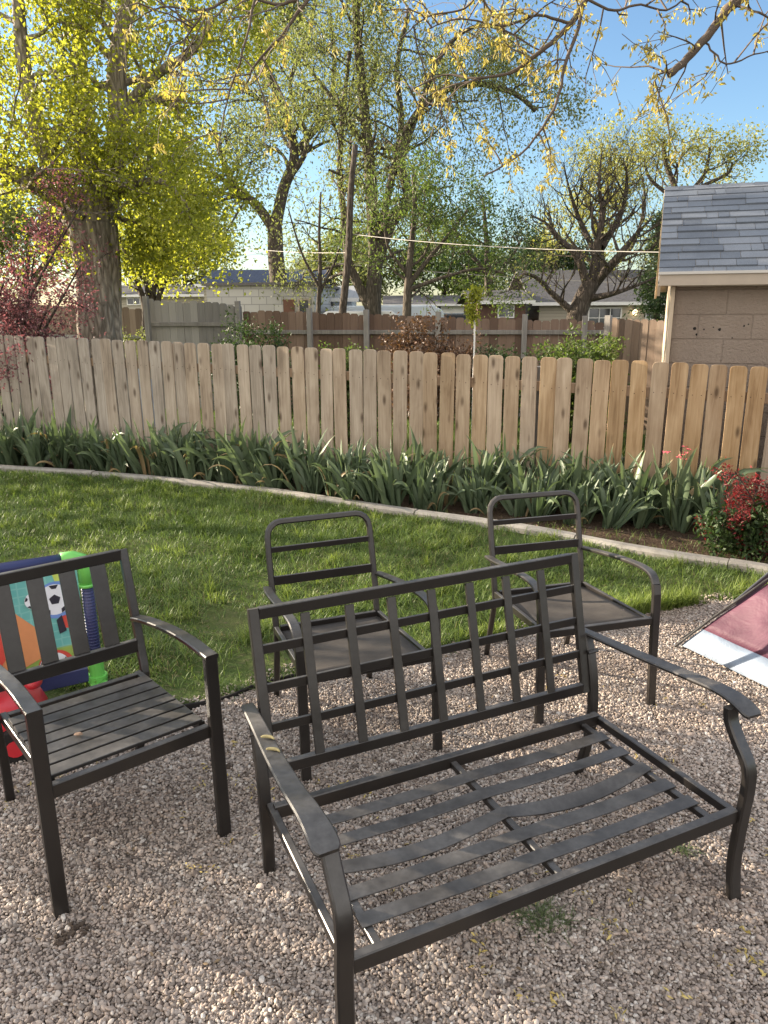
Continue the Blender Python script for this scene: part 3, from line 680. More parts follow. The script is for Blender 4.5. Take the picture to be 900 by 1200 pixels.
# tarp-covered pile next to the trunk
p = at(152, 386, 11.5); g = G(); g.ball((p.x, p.y, -.05), (.35, .4, .95), 18, 10, lambda q: 1+.12*math.sin(q[0]*7)*math.sin(q[1]*6+1)+.08*math.sin(q[2]*11))
tag(g.build('tarp_pile', plain('grey_blue_tarp', (.34, .37, .42), .5, .3, 5, .5), None, True), 'pile under a crumpled grey blue tarp right of the maple trunk', 'tarp')

# ------------------------------------------------------------ trees
class Tree:
    def __init__(s, seed): s.r = random.Random(seed); s.g = G(); s.sites = []
    def limb(s, P, r0, r1, sides=9, wob=.0):
        P = smooth_line([Vector(p) for p in P], 5) if len(P) > 2 else [Vector(p) for p in P]
        n = len(P); rr = [r0+(r1-r0)*(i/(n-1))**.8 for i in range(n)]
        if wob: P = [p+Vector((s.r.gauss(0, wob), s.r.gauss(0, wob), 0)) for p in P]
        s.g.tube(P, rr, sides, False); return P, rr
    def grow(s, p, d, L_, r, depth, upb=.15, spread=.6, kids_=3, leafd=1, gnarl=.16):
        d = Vector(d).normalized(); n = 4 if depth > 0 else 3; P = [Vector(p)]
        for i in range(n):
            d = (d+Vector((s.r.gauss(0, gnarl), s.r.gauss(0, gnarl), s.r.gauss(0, gnarl)+upb))).normalized(); P.append(P[-1]+d*L_/n)
        rr = [max(r*(1-.6*i/n), .002) for i in range(n+1)]
        s.g.tube(P, rr, 6 if r > .03 else (4 if r > .01 else 3), False)
        if depth <= leafd:
            for q in P[1:]: s.sites.append((q, d.copy(), depth))
        if depth > 0:
            for k in range(kids_):
                t = s.r.uniform(.35, 1.); i = min(int(t*n), n-1); q = P[i].lerp(P[i+1], t*n-i)
                dd = (P[i+1]-P[i]).normalized(); o_ = Vector((s.r.gauss(0, 1), s.r.gauss(0, 1), s.r.gauss(0, 1))); o_ = (o_-dd*o_.dot(dd)).normalized()
                s.grow(q, dd*(1-spread*.5)+o_*spread, L_*s.r.uniform(.55, .8), rr[i]*.62, depth-1, upb, spread, kids_, leafd, gnarl)
    def along(s, P, rr, n, L_, depth, t0=.3, t1=1., upb=.15, spread=.8, kids_=3, leafd=1, bias=(0, 0, 0), gnarl=.16, rk=.5):
        m = len(P)
        for k in range(n):
            t = t0+(t1-t0)*(k+s.r.random())/n; i = min(int(t*(m-1)), m-2); q = P[i].lerp(P[i+1], s.r.random()); dd = (P[i+1]-P[i]).normalized()
            o_ = Vector((s.r.gauss(0, 1), s.r.gauss(0, 1), s.r.gauss(0, .7))); o_ = (o_-dd*o_.dot(dd)).normalized()
            s.grow(q, dd*.4+o_*spread+Vector(bias), L_*s.r.uniform(.6, 1.15)*(1.1-.4*t), max(rr[i]*rk*s.r.uniform(.6, 1), .006), depth, upb, spread*.8, kids_, leafd, gnarl)
    def leaves(s, per, sig, size, mat, parent, hang=0., aspect=.75, keep=1., name='crown', clumpy=.5, ztone=0.):
        if not s.sites: return
        C = np.array([tuple(q[0]) for q in s.sites]); r = np.random.default_rng(s.r.randrange(9999))
        if keep < 1: C = C[r.random(len(C)) < keep]
        w = np.exp(r.normal(0, clumpy, len(C))); cnt = r.poisson(per*w/w.mean())
        st = np.repeat(r.random(len(C)), cnt); P = np.repeat(C, cnt, 0)+r.normal(0, sig, (cnt.sum(), 3)); n = len(P)
        a = r.normal(0, 1, (n, 3)); a[:, 2] -= hang; a /= np.linalg.norm(a, axis=1)[:, None]
        b = np.cross(a, r.normal(0, 1, (n, 3))); b /= np.linalg.norm(b, axis=1)[:, None]; c = np.cross(a, b)
        L_ = (size*r.uniform(.55, 1.25, n))[:, None]; Wd = L_*aspect*r.uniform(.7, 1.1, n)[:, None]
        V = np.stack([P, P+a*L_*.45+b*Wd*.5+c*Wd*.18, P+a*L_, P+a*L_*.45-b*Wd*.5+c*Wd*.18], 1).reshape(-1, 3)
        b0 = np.arange(n)[:, None]*4; f = np.concatenate([b0+np.array([[0, 1, 2]]), b0+np.array([[0, 2, 3]])])
        tone = np.clip(.55*st+.45*r.random(n), 0, 1)
        print(parent.name, 'leaves', n)
        return fast(name, V, f, mat, parent, False, np.repeat(tone, 4))
    def wood(s, mat, parent, name='trunk'): return s.g.build(name, mat, parent, True)
def tree_root(name, p, label, cat='tree', group=None):
    return empty(name, (0, 0, 0), 0, label, cat, group)

LEAF_MAPLE = leaf_mat('maple_leaf', (.17, .20, .025), (.40, .42, .085), .6, (1.3, 1.25, .5))
LEAF_OLIVE = leaf_mat('elm_leaf', (.09, .11, .04), (.25, .27, .11), .45)
LEAF_GREEN = leaf_mat('green_leaf', (.045, .075, .02), (.14, .19, .055), .45)
LEAF_DARK = leaf_mat('dark_leaf', (.02, .04, .014), (.06, .10, .03), .25)
LEAF_YEL = leaf_mat('young_yellow_leaf', (.19, .19, .045), (.40, .39, .14), .45)
LEAF_PLUM = leaf_mat('plum_leaf', (.09, .042, .05), (.28, .15, .16), .4, (1.3, .85, .85))
LEAF_RED = leaf_mat('red_leaf', (.07, .015, .016), (.32, .05, .05), .4, (1.3, .7, .6))
TASSEL = leaf_mat('yellow_tassel', (.30, .24, .06), (.52, .43, .15), .4)

# 1 big maple on the left
Ym = 10.4; t = Tree(1); root = tree_root('maple_tree', 0, 'large maple with thick pale trunk and bright yellow green leaves')
def pp(L_): return [at(u, v, y) for u, v, y in L_]
base = at(119, 396, Ym); base.z = 0
tr = [Vector((base.x, Ym, -.4)), Vector((base.x, Ym, .5))]+pp([(117, 390, Ym), (115, 320, Ym), (108, 262, Ym)])
# fluted trunk
P = smooth_line(tr, 8); n = len(P); V = []; sides = 40
for i, p in enumerate(P):
    z = p.z; rb = .27*(1+.35*math.exp(-max(z, 0)/.5))*(1 if z < 2 else 1+.12*(z-2))
    for k in range(sides):
        a = 2*math.pi*k/sides; f_ = 1+.07*math.sin(a*5+z*.4)+.05*math.sin(a*11+1+z*.7)+.02*math.sin(a*17+z*3)
        V.append((p.x+math.cos(a)*rb*f_, p.y+math.sin(a)*rb*f_, z))
t.g.add(V, [(i*sides+k, i*sides+(k+1) % sides, (i+1)*sides+(k+1) % sides, (i+1)*sides+k) for i in range(n-1) for k in range(sides)])
l1 = t.limb(pp([(112, 275, Ym), (128, 220, Ym), (140, 150, Ym-.1), (137, 80, Ym-.2), (150, 0, Ym), (160, -90, Ym)]), .2, .07)
l2 = t.limb(pp([(100, 285, Ym), (78, 235, Ym), (55, 180, Ym-.3), (30, 90, Ym-.5), (20, -20, Ym-.6)]), .19, .06)
l3 = t.limb(pp([(105, 262, Ym), (108, 200, Ym+.4), (100, 120, Ym+.8), (90, 20, Ym+1)]), .16, .06)
l4 = t.limb(pp([(120, 235, Ym), (160, 215, Ym-.5), (195, 215, Ym-.8), (222, 245, Ym-.9)]), .07, .02)
l5 = t.limb(pp([(78, 240, Ym), (30, 215, Ym-.4), (-30, 190, Ym-.8), (-90, 200, Ym-1)]), .1, .03)
l6 = t.limb(pp([(137, 140, Ym), (180, 90, Ym-.3), (225, 60, Ym-.4), (250, 20, Ym-.5)]), .08, .03)
l7 = t.limb(pp([(125, 250, Ym), (155, 262, Ym+.2), (182, 280, Ym+.3), (195, 296, Ym+.3)]), .05, .015)
for l, n_, q_ in ((l1, 13, 1.15), (l2, 14, 1.15), (l3, 12, 1.15), (l4, 10, .7), (l5, 12, 1.15), (l6, 10, .95), (l7, 9, .5)): t.along(*l, n_, q_, 2, .1, 1., .06, .9, 3, 1)
t.wood(BARK_MAPLE, root); t.leaves(15, .125, .052, LEAF_MAPLE, root, .5, .8)

# small multi stem tree under the maple crown
t = Tree(22); root = tree_root('young_tree', 0, 'slim multi stemmed tree with yellow green leaves at the grey fence end'); Y0 = 15.2
for dx, du in ((-6, -16), (0, -2), (4, 12), (10, 26)):
    l = t.limb(pp([(176+dx, 398, Y0), (175+dx, 355, Y0), (172+du, 320, Y0), (172+du*2.2, 270, Y0)]), .075, .03); t.along(*l, 6, 1.5, 2, .3, 1., .1, .8, 3, 1)
t.wood(BARK_DARK, root); t.leaves(7, .15, .085, LEAF_MAPLE, root, .3)

# 2 purple-leaf plum on the left
t = Tree(5); root = tree_root('plum_shrub', 0, 'purple leaved plum shrub leaning over the left end of the picket fence', 'shrub')
for k, (u, v) in enumerate(((5, 330), (40, 300), (75, 270), (95, 310), (-20, 360), (15, 380), (60, 350), (20, 410), (95, 240), (-40, 330), (50, 395))):
    e_ = at(u, v, 8.9+random.uniform(-.3, .5)); b_ = Vector((-5.0+random.uniform(-.15, .15), 9.25, 0))
    l = t.limb([b_, b_.lerp(e_, .5)+Vector((random.uniform(-.15, .15), 0, .1)), e_], .035, .008, 6); t.along(*l, 8, .5, 2, .35, 1., .05, .9, 3, 2)
t.wood(BARK_DARK, root); t.leaves(3.6, .055, .042, LEAF_PLUM, root, .2, .6)

# 3 elm behind the block garage
def elm(root, seed, limbs, mat, n_, L_, per, sig, size, leaf=LEAF_OLIVE, hang=.6, upb=.05, depth=2, keep=1., t0=.25, kd=3, clumpy=.7, ns='trunk'):
    t = Tree(seed)
    for k, (pts, r0, r1, m_) in enumerate(limbs):
        l = t.limb(pp(pts), r0, r1)
        if m_: t.along(*l, int(n_*m_), L_, depth, t0, 1., upb, .9, kd, 1)
    t.wood(mat, root, ns); t.leaves(per, sig, size, leaf, root, hang, .5, keep, clumpy=clumpy); return t
Y3 = 27.
elm(tree_root('elm_tree', 0, 'tall forked elm with thick leaning limbs behind the block garage'), 31, [
    ([(327, 400, Y3), (326, 335, Y3), (323, 300, Y3), (322, 266, Y3)], .34, .25, 0),
    ([(322, 270, Y3), (300, 240, Y3), (278, 222, Y3-.5), (262, 190, Y3-1), (250, 150, Y3-1)], .2, .07, 2),
    ([(322, 268, Y3), (332, 222, Y3), (345, 180, Y3), (330, 120, Y3), (312, 80, Y3), (300, 30, Y3), (295, -40, Y3)], .22, .08, 2.3),
    ([(345, 182, Y3), (362, 160, Y3+.5), (385, 130, Y3+.5), (392, 70, Y3), (385, 10, Y3)], .15, .06, 1.2),
    ([(330, 220, Y3), (360, 170, Y3-.6), (340, 100, Y3-1), (362, 40, Y3-1), (372, -20, Y3-1)], .10, .05, 1),
    ([(278, 222, Y3), (240, 200, Y3+.5), (215, 215, Y3+.5), (205, 260, Y3+.5)], .09, .03, 2)], BARK_MID, 10, 2.2, 11, .32, .12, keep=.9)
# low bare twiggy tree between
elm(tree_root('bare_sapling', 0, 'thin bare tree with upright twigs left of the leaning pole'), 32, [
    ([(372, 380, 19), (375, 320, 19), (374, 270, 19), (376, 225, 19)], .07, .02, .7),
    ([(373, 335, 19), (355, 300, 19), (345, 270, 19), (338, 245, 19)], .04, .015, .5), ([(374, 345, 19), (395, 300, 19), (402, 260, 19)], .04, .012, .5)], BARK_DARK, 8, .9, 1, .2, .09, keep=.3)
# 4 big pale elm in the middle
Y4 = 21.
elm(tree_root('elm_tree', 0, 'broad pale elm with several stems right of the leaning pole'), 41, [
    ([(437, 400, Y4), (437, 350, Y4), (440, 300, Y4), (436, 240, Y4), (432, 180, Y4), (425, 110, Y4), (418, 30, Y4), (415, -50, Y4)], .26, .08, 2.2),
    ([(434, 362, Y4), (418, 330, Y4), (408, 305, Y4), (404, 260, Y4), (398, 200, Y4), (402, 130, Y4), (410, 60, Y4)], .15, .05, 1.6),
    ([(440, 310, Y4), (458, 262, Y4), (478, 235, Y4), (470, 190, Y4), (478, 150, Y4), (510, 112, Y4), (555, 98, Y4), (600, 108, Y4-.5), (628, 130, Y4-.5)], .17, .05, 2.4),
    ([(440, 300, Y4), (452, 240, Y4), (470, 150, Y4+.6), (465, 80, Y4+.6), (480, 10, Y4+.6)], .13, .05, 1.4),
    ([(470, 190, Y4), (490, 130, Y4), (520, 60, Y4), (560, 30, Y4), (600, 40, Y4)], .09, .03, 1.5),
    ([(432, 180, Y4), (400, 130, Y4), (370, 90, Y4), (350, 60, Y4)], .09, .03, 1.0)], BARK_MID, 9, 1.8, 10, .25, .095, hang=1.2, upb=-.03, keep=1.)
# 5 green tree with pale trunk
Y5 = 17.5
elm(tree_root('leafy_tree', 0, 'mid green leafy tree with pale trunk in the middle distance'), 51, [
    ([(476, 400, Y5), (477, 360, Y5), (478, 330, Y5), (482, 290, Y5), (486, 240, Y5), (484, 205, Y5)], .12, .04, 1.6),
    ([(478, 335, Y5), (505, 300, Y5), (530, 270, Y5), (548, 245, Y5)], .07, .02, 1.4), ([(478, 340, Y5), (520, 325, Y5), (560, 315, Y5), (590, 320, Y5)], .05, .02, 1.3), ([(478, 322, Y5), (455, 290, Y5), (450, 250, Y5)], .05, .02, 1)], BARK_MID, 5, 1.1, 8, .15, .085, LEAF_GREEN, .2, .08, keep=.85)
elm(tree_root('dark_tree', 0, 'dark green tree rising behind the middle yard below the wires'), 52, [
    ([(572, 400, 30), (572, 330, 30), (570, 280, 30), (566, 232, 30)], .2, .05, 1.6), ([(572, 320, 30), (545, 290, 30), (530, 262, 30)], .1, .04, 1), ([(572, 330, 30), (600, 300, 30), (612, 278, 30)], .08, .03, 1)], BARK_DARK, 6, 1.3, 9, .2, .13, LEAF_DARK, .2, .06, keep=.65)
# 6 bare spreading tree on the right
Y6 = 18.
elm(tree_root('bare_tree', 0, 'gnarled dark nearly bare tree in front of the ranch house'), 61, [
    ([(674, 400, Y6), (676, 372, Y6), (686, 345, Y6), (695, 330, Y6)], .26, .19, 0),
    ([(678, 372, Y6), (665, 360, Y6), (645, 342, Y6), (628, 325, Y6), (612, 322, Y6), (604, 340, Y6)], .11, .010, 1.5),
    ([(690, 340, Y6), (676, 300, Y6), (655, 280, Y6), (640, 262, Y6), (622, 252, Y6)], .12, .012, 1.6),
    ([(695, 332, Y6), (700, 290, Y6), (706, 250, Y6), (702, 215, Y6), (706, 175, Y6)], .14, .010, 2),
    ([(697, 332, Y6), (725, 300, Y6-.5), (745, 275, Y6-.5), (765, 255, Y6-.5)], .13, .012, 1.8),
    ([(690, 350, Y6), (715, 345, Y6-.4), (745, 335, Y6-.4), (775, 322, Y6-.4)], .10, .010, 1.6),
    ([(700, 300, Y6), (680, 260, Y6+.5), (668, 225, Y6+.5), (660, 190, Y6+.5)], .09, .008, 1.7),
    ([(705, 290, Y6), (728, 250, Y6+.4), (735, 210, Y6+.4), (730, 185, Y6+.4)], .09, .008, 1.7)], BARK_DARK, 11, 1.0, 1.0, .2, .06, LEAF_YEL, .2, .22, keep=.4)
elm(tree_root('budding_tree', 0, 'pale yellow green budding tree behind the bare tree'), 62, [
    ([(705, 400, 33), (706, 330, 33), (705, 270, 33), (712, 220, 33), (715, 185, 33)], .2, .05, 2), ([(706, 320, 33), (675, 290, 33), (655, 262, 33)], .1, .04, 1.2),
    ([(706, 320, 33), (740, 290, 33), (755, 240, 33), (752, 205, 33)], .1, .04, 1.4), ([(705, 280, 33), (690, 240, 33), (695, 205, 33)], .1, .04, 1)], BARK_MID, 7, 1.6, 8, .24, .15, LEAF_YEL, .2, .1, keep=.6)
elm(tree_root('budding_tree', 0, 'airy olive budding tree rising behind the shed roof'), 63, [
    ([(795, 400, 26), (795, 300, 26), (793, 230, 26), (780, 190, 26), (778, 165, 26)], .17, .05, 1.2), ([(795, 240, 26), (825, 205, 26), (832, 172, 26)], .1, .03, 1.4), ([(795, 230, 26), (850, 205, 26), (858, 190, 26)], .08, .03, 1), ([(793, 235, 26), (762, 210, 26), (755, 185, 26)], .08, .03, 1)], BARK_DARK, 7, 1.2, 5, .2, .12, LEAF_YEL, .2, .12, keep=.7)
# conifer left of the shed and hazy far trees
def conifer(root, base, top, r0, seed, mat=LEAF_DARK):
    t = Tree(seed); b = Vector(base); h = top-b.z; t.limb([b, b+Vector((0, 0, h))], .14, .02, 7)
    for k in range(90):
        f_ = t.r.uniform(.12, 1); z = b.z+h*f_; a = t.r.uniform(0, 6.28); L_ = r0*(1-f_)*1.0+.12
        t.grow(Vector((b.x, b.y, z)), (math.cos(a), math.sin(a), .1), L_, .02, 0, -.02, .5, 0, 1)
    t.wood(BARK_DARK, root); t.leaves(34, .13, .14, mat, root, .3, .4)
p = at(771, 360, 24); conifer(tree_root('conifer', 0, 'dark narrow conifer just left of the shed roof'), (p.x, 24, -.5), zt(771, 248, 24), 1.0, 71)
p = at(620, 360, 40); conifer(tree_root('conifer', 0, 'dark distant conifer above the ranch house roof left end'), (p.x, 40, -.5), zt(620, 280, 40), 2.2, 72)
for k, (u, vt, Y_, sd_, lm, lab) in enumerate(((215, 290, 46, 81, LEAF_OLIVE, 'far olive tree behind the maple leaves'), (405, 300, 50, 82, LEAF_OLIVE, 'far tree behind the leaning pole'), (520, 300, 50, 83, LEAF_GREEN, 'far green tree above the white distant house'), (30, 250, 40, 84, LEAF_OLIVE, 'far tree at the left picture edge behind the plum'), (640, 298, 55, 85, LEAF_DARK, 'far dark tree over the ranch house roof'))):
    elm(tree_root('distant_tree', 0, lab), sd_, [([(u, 380, Y_), (u, 345, Y_), (u+3, (345+vt)/2, Y_), (u, vt, Y_)], .25, .06, 1.6), ([(u, 340, Y_), (u-26, (350+vt)/2, Y_), (u-34, vt+25, Y_)], .12, .05, 1), ([(u, 340, Y_), (u+26, (350+vt)/2, Y_), (u+36, vt+25, Y_)], .12, .05, 1)], BARK_DARK, 7, 2.2, 10, .4, .28, lm, .2, .08)
# off-frame shade trees on the left, between the sun and the seating area
SHADE = []
for k, (x, y, lab) in enumerate(((-9.2, 5.6, 'leafy shade tree standing left of the lawn outside the picture'), (-11.5, 9.3, 'taller shade tree further left beyond the lawn outside the picture'), (-8.3, 3.1, 'young shade tree left of the gravel outside the picture'))):
    t = Tree(90+k); root = tree_root('shade_tree', 0, lab)
    l = t.limb([(x, y, 0), (x+.1, y, .8), (x, y+.1, 1.6), (x+.2, y, 3.4)], .13, .05)
    t.along(*l, 12, 1.5, 2, .12, 1., .02, 1., 3, 1, rk=.3)
    for a in range(5):
        q = a*1.26+k; l = t.limb([(x, y, 1.0), (x+math.cos(q)*.8, y+math.sin(q)*.8, 1.7), (x+math.cos(q)*1.5, y+math.sin(q)*1.5, 2.6)], .06, .02, 6); t.along(*l, 6, 1.1, 2, .2, 1., .0, .9, 3, 1, rk=.3)
    t.wood(BARK_MID, root); t.leaves(30, .17, .10, LEAF_GREEN, root, .3, .8, clumpy=.5, keep=.085); SHADE.append(root)

# 7 overhanging foreground tree, trunk out of frame to the right
t = Tree(101); root = tree_root('overhanging_tree', 0, 'foreground tree branches with yellow tassels hanging in from the top edge')
def branch(pts, r0, r1, twigs, L_=.45, dep=1):
    l = t.limb(pp(pts), r0, r1, 8, .004); t.along(*l, twigs, L_, dep, .15, 1., -.05, .9, 2, 2, gnarl=.2, rk=.35); return l
T0 = Vector((6.2, 3.2, 0)); trunk = [T0, T0+Vector((-.1, 0, 1.5)), T0+Vector((-.2, .1, 3)), T0+Vector((-.5, .2, 4.6))]
t.limb(trunk, .24, .16, 12)
lim = t.limb([trunk[2], Vector((4.6, 3.9, 3.9)), Vector((3.2, 4.3, 4.3)), Vector((1.6, 4.5, 4.25)), Vector((0, 4.6, 4.3)), Vector((-1.6, 4.8, 4.4))], .12, .03, 10)
t.limb([Vector((3.2, 4.3, 4.3)), Vector((2.75, 4.4, 3.9)), at(860, 4, 4.4)], .05, .026)
t.limb([Vector((1.6, 4.5, 4.25)), Vector((1.4, 4.5, 3.9)), at(690, -8, 4.5)], .035, .018)
t.limb([Vector((-.4, 4.65, 4.32)), Vector((-.6, 4.6, 3.8)), at(368, -12, 4.6)], .03, .014)
t.limb([Vector((-1.1, 4.7, 4.35)), Vector((-1.0, 4.6, 3.9)), at(285, -12, 4.6)], .03, .012)
t.limb([Vector((.4, 4.6, 4.28)), Vector((.5, 4.5, 3.9)), at(560, -14, 4.5)], .025, .01)
branch([(862, 0, 4.4), (838, 30, 4.4), (812, 62, 4.38), (784, 88, 4.35)], .026, .018, 5)
branch([(826, 48, 4.4), (850, 75, 4.4), (880, 65, 4.4), (900, 60, 4.4)], .006, .003, 4)
branch([(800, 75, 4.4), (772, 88, 4.4), (765, 105, 4.4)], .006, .003, 4)
branch([(860, 5, 4.4), (890, 15, 4.3), (920, 30, 4.3)], .008, .004, 3)
branch([(690, -8, 4.5), (668, 28, 4.5), (640, 55, 4.5), (600, 85, 4.5)], .018, .010, 5)
branch([(684, 5, 4.5), (662, 80, 4.4), (648, 130, 4.35), (610, 180, 4.3), (566, 207, 4.3)], .011, .004, 6, .3)
branch([(690, 0, 4.5), (720, 12, 4.5), (750, 5, 4.5), (780, 12, 4.5), (805, -5, 4.5)], .008, .004, 7)
branch([(600, 85, 4.5), (560, 92, 4.5), (520, 88, 4.6), (482, 105, 4.6)], .009, .003, 6)
branch([(668, 28, 4.5), (630, 18, 4.5), (590, 30, 4.5), (540, 22, 4.5), (500, 35, 4.5)], .009, .003, 8)
branch([(560, -14, 4.5), (575, 15, 4.5), (600, 40, 4.5), (640, 62, 4.5)], .008, .004, 6)
branch([(560, -14, 4.5), (545, 10, 4.6), (500, 20, 4.6), (470, 45, 4.6)], .007, .003, 4)
branch([(368, -12, 4.6), (335, 35, 4.6), (300, 75, 4.6), (284, 110, 4.6)], .012, .004, 6)
branch([(300, -10, 4.6), (285, 60, 4.5), (265, 120, 4.5), (256, 180, 4.5)], .008, .003, 4)
branch([(285, -12, 4.6), (240, 12, 4.6), (190, 8, 4.6), (150, 30, 4.6)], .009, .003, 5)
branch([(240, 10, 4.6), (225, 35, 4.6), (210, 52, 4.6)], .007, .003, 6)
branch([(368, -12, 4.6), (330, 5, 4.6), (290, -5, 4.6)], .012, .006, 4)
t.wood(BARK_TWIG, root)
# tassels: drooping catkin bunches at the twig sites
r = np.random.default_rng(5); C = np.array([tuple(q[0]) for q in t.sites]); C = C[r.random(len(C)) < np.where(C[:, 0] < -.3, .28, .5)]
cnt = r.poisson(8, len(C)); P = np.repeat(C, cnt, 0)+r.normal(0, .014, (cnt.sum(), 3)); n = len(P)
a = r.normal(0, .55, (n, 3)); a[:, 2] -= .75; a /= np.linalg.norm(a, axis=1)[:, None]; b = np.cross(a, r.normal(0, 1, (n, 3))); b /= np.linalg.norm(b, axis=1)[:, None]
L_ = (r.uniform(.022, .048, n))[:, None]; Wd = r.uniform(.004, .0085, n)[:, None]; c = np.cross(a, b)
V = np.stack([P, P+a*L_*.55+b*Wd+c*Wd*.5, P+a*L_, P+a*L_*.55-b*Wd+c*Wd*.5], 1).reshape(-1, 3); b0 = np.arange(n)[:, None]*4
f = np.concatenate([b0+np.array([[0, 1, 2]]), b0+np.array([[0, 2, 3]])]); print('tassels', n)
fast('crown', V, f, TASSEL, root, False, np.repeat(r.random(n), 4))

# ------------------------------------------------------------ utility pole, wires
p0 = at(393, 372, 16.5); p1 = at(416, 170, 16.2); p0.z = -.3
g = G(); d = p1-p0; g.tube([p0+d*k/10+Vector((math.sin(k*1.3)*.02, 0, 0)) for k in range(11)], [.095-.004*k for k in range(11)], 10)
pole = tag(g.build('utility_pole', BARK_DARK, None, True), 'dark leaning wooden pole carrying the overhead wire', 'pole')
WIRE = plain('wire_sheath', (.33, .31, .28), .6, .1, 5, 0)
def wire(A, B, sag, r_, label):
    g = G(); g.tube([A.lerp(B, k/24)-Vector((0, 0, sag*4*(k/24)*(1-k/24))) for k in range(25)], r_, 5); tag(g.build('overhead_wire', WIRE), label, 'wire', None)
wire(at(410, 274, 16.4), at(900, 296, 9.6), .10, .006, 'thick pale overhead wire running from the leaning pole to the right')
wire(at(300, 297, 30), at(900, 335, 24), .25, .010, 'thin lower overhead wire crossing in front of the ranch house roof')
wire(at(240, 280, 30), at(410, 296, 16.6), .15, .007, 'thin overhead wire left of the leaning pole')

# ------------------------------------------------------------ shrubs in the next yard
def shrub(name, u, vt, Y_, rx, leaf, label, seed, per=5, size=.05, wood=BARK_DARK, n_=14, cat='shrub'):
    p = at(u, vt, Y_); zb = float(terrain(p.x, Y_)) if Y_ > 7.5 else 0; h = p.z-zb; t = Tree(seed); root = tree_root(name, 0, label, cat)
    for k in range(n_):
        a = t.r.uniform(0, 6.28); q = t.r.uniform(.15, 1)**.5; e_ = Vector((p.x+math.cos(a)*rx*q, Y_+math.sin(a)*rx*q, zb+h*(t.r.uniform(.6, .95)*(1.05-.35*q*q))))
        b_ = Vector((p.x+math.cos(a)*.06, Y_+math.sin(a)*.06, zb)); l = t.limb([b_, b_.lerp(e_, .5)+Vector((math.cos(a)*.08, math.sin(a)*.08, 0)), e_], .014, .004, 5); t.along(*l, 7, h*.28, 1, .2, 1., .1, .9, 3, 1)
    t.wood(wood, root, 'stems'); t.leaves(per, .035+size*.3, size, leaf, root, .1, .6, name='foliage'); return root
shrub('round_shrub', 298, 379, 10.5, .33, LEAF_DARK, 'dark round shrub just behind the pickets below the grey fence end', 201, 9, .05)
shrub('round_shrub', 406, 391, 10., .26, LEAF_GREEN, 'small light green shrub behind the pickets below the elm', 202, 8, .05)
shrub('round_shrub', 500, 371, 11., .5, leaf_mat('russet_leaf', (.05, .03, .02), (.15, .075, .045), .3), 'wide russet brown shrub against the rust brown fence', 203, 9, .05)
shrub('round_shrub', 677, 384, 10., .42, LEAF_GREEN, 'leafy green shrub under the bare tree', 204, 9, .06)
shrub('round_shrub', 585, 395, 11., .35, LEAF_DARK, 'low dark shrub left of the green shrub behind the pickets', 205, 7, .05)
shrub('round_shrub', 165, 372, 15., .5, LEAF_OLIVE, 'low olive bush beside the maple trunk at the grey fence', 206, 8, .06)
# young sapling with white stake
t = Tree(210); root = tree_root('sapling', 0, 'slender yellow leaved sapling tied to a white stake behind the fence'); Y_ = 9.2
q = at(555, 420, Y_); l = t.limb([(q.x+.03, Y_, -.05), at(556, 400, Y_), at(556, 370, Y_), at(558, 345, Y_)], .012, .004, 6); t.along(*l, 16, .16, 1, .45, 1., .2, .7, 3, 1)
t.wood(BARK_MID, root); t.leaves(4, .03, .05, LEAF_MAPLE, root, .6, .5)
g = G(); g.tube([(q.x, Y_-.04, -.05), (q.x, Y_-.04, at(551, 372, Y_).z)], .011, 8); tag(g.build('garden_stake', WHITE, None), 'thin white stake beside the yellow leaved sapling', 'stake')

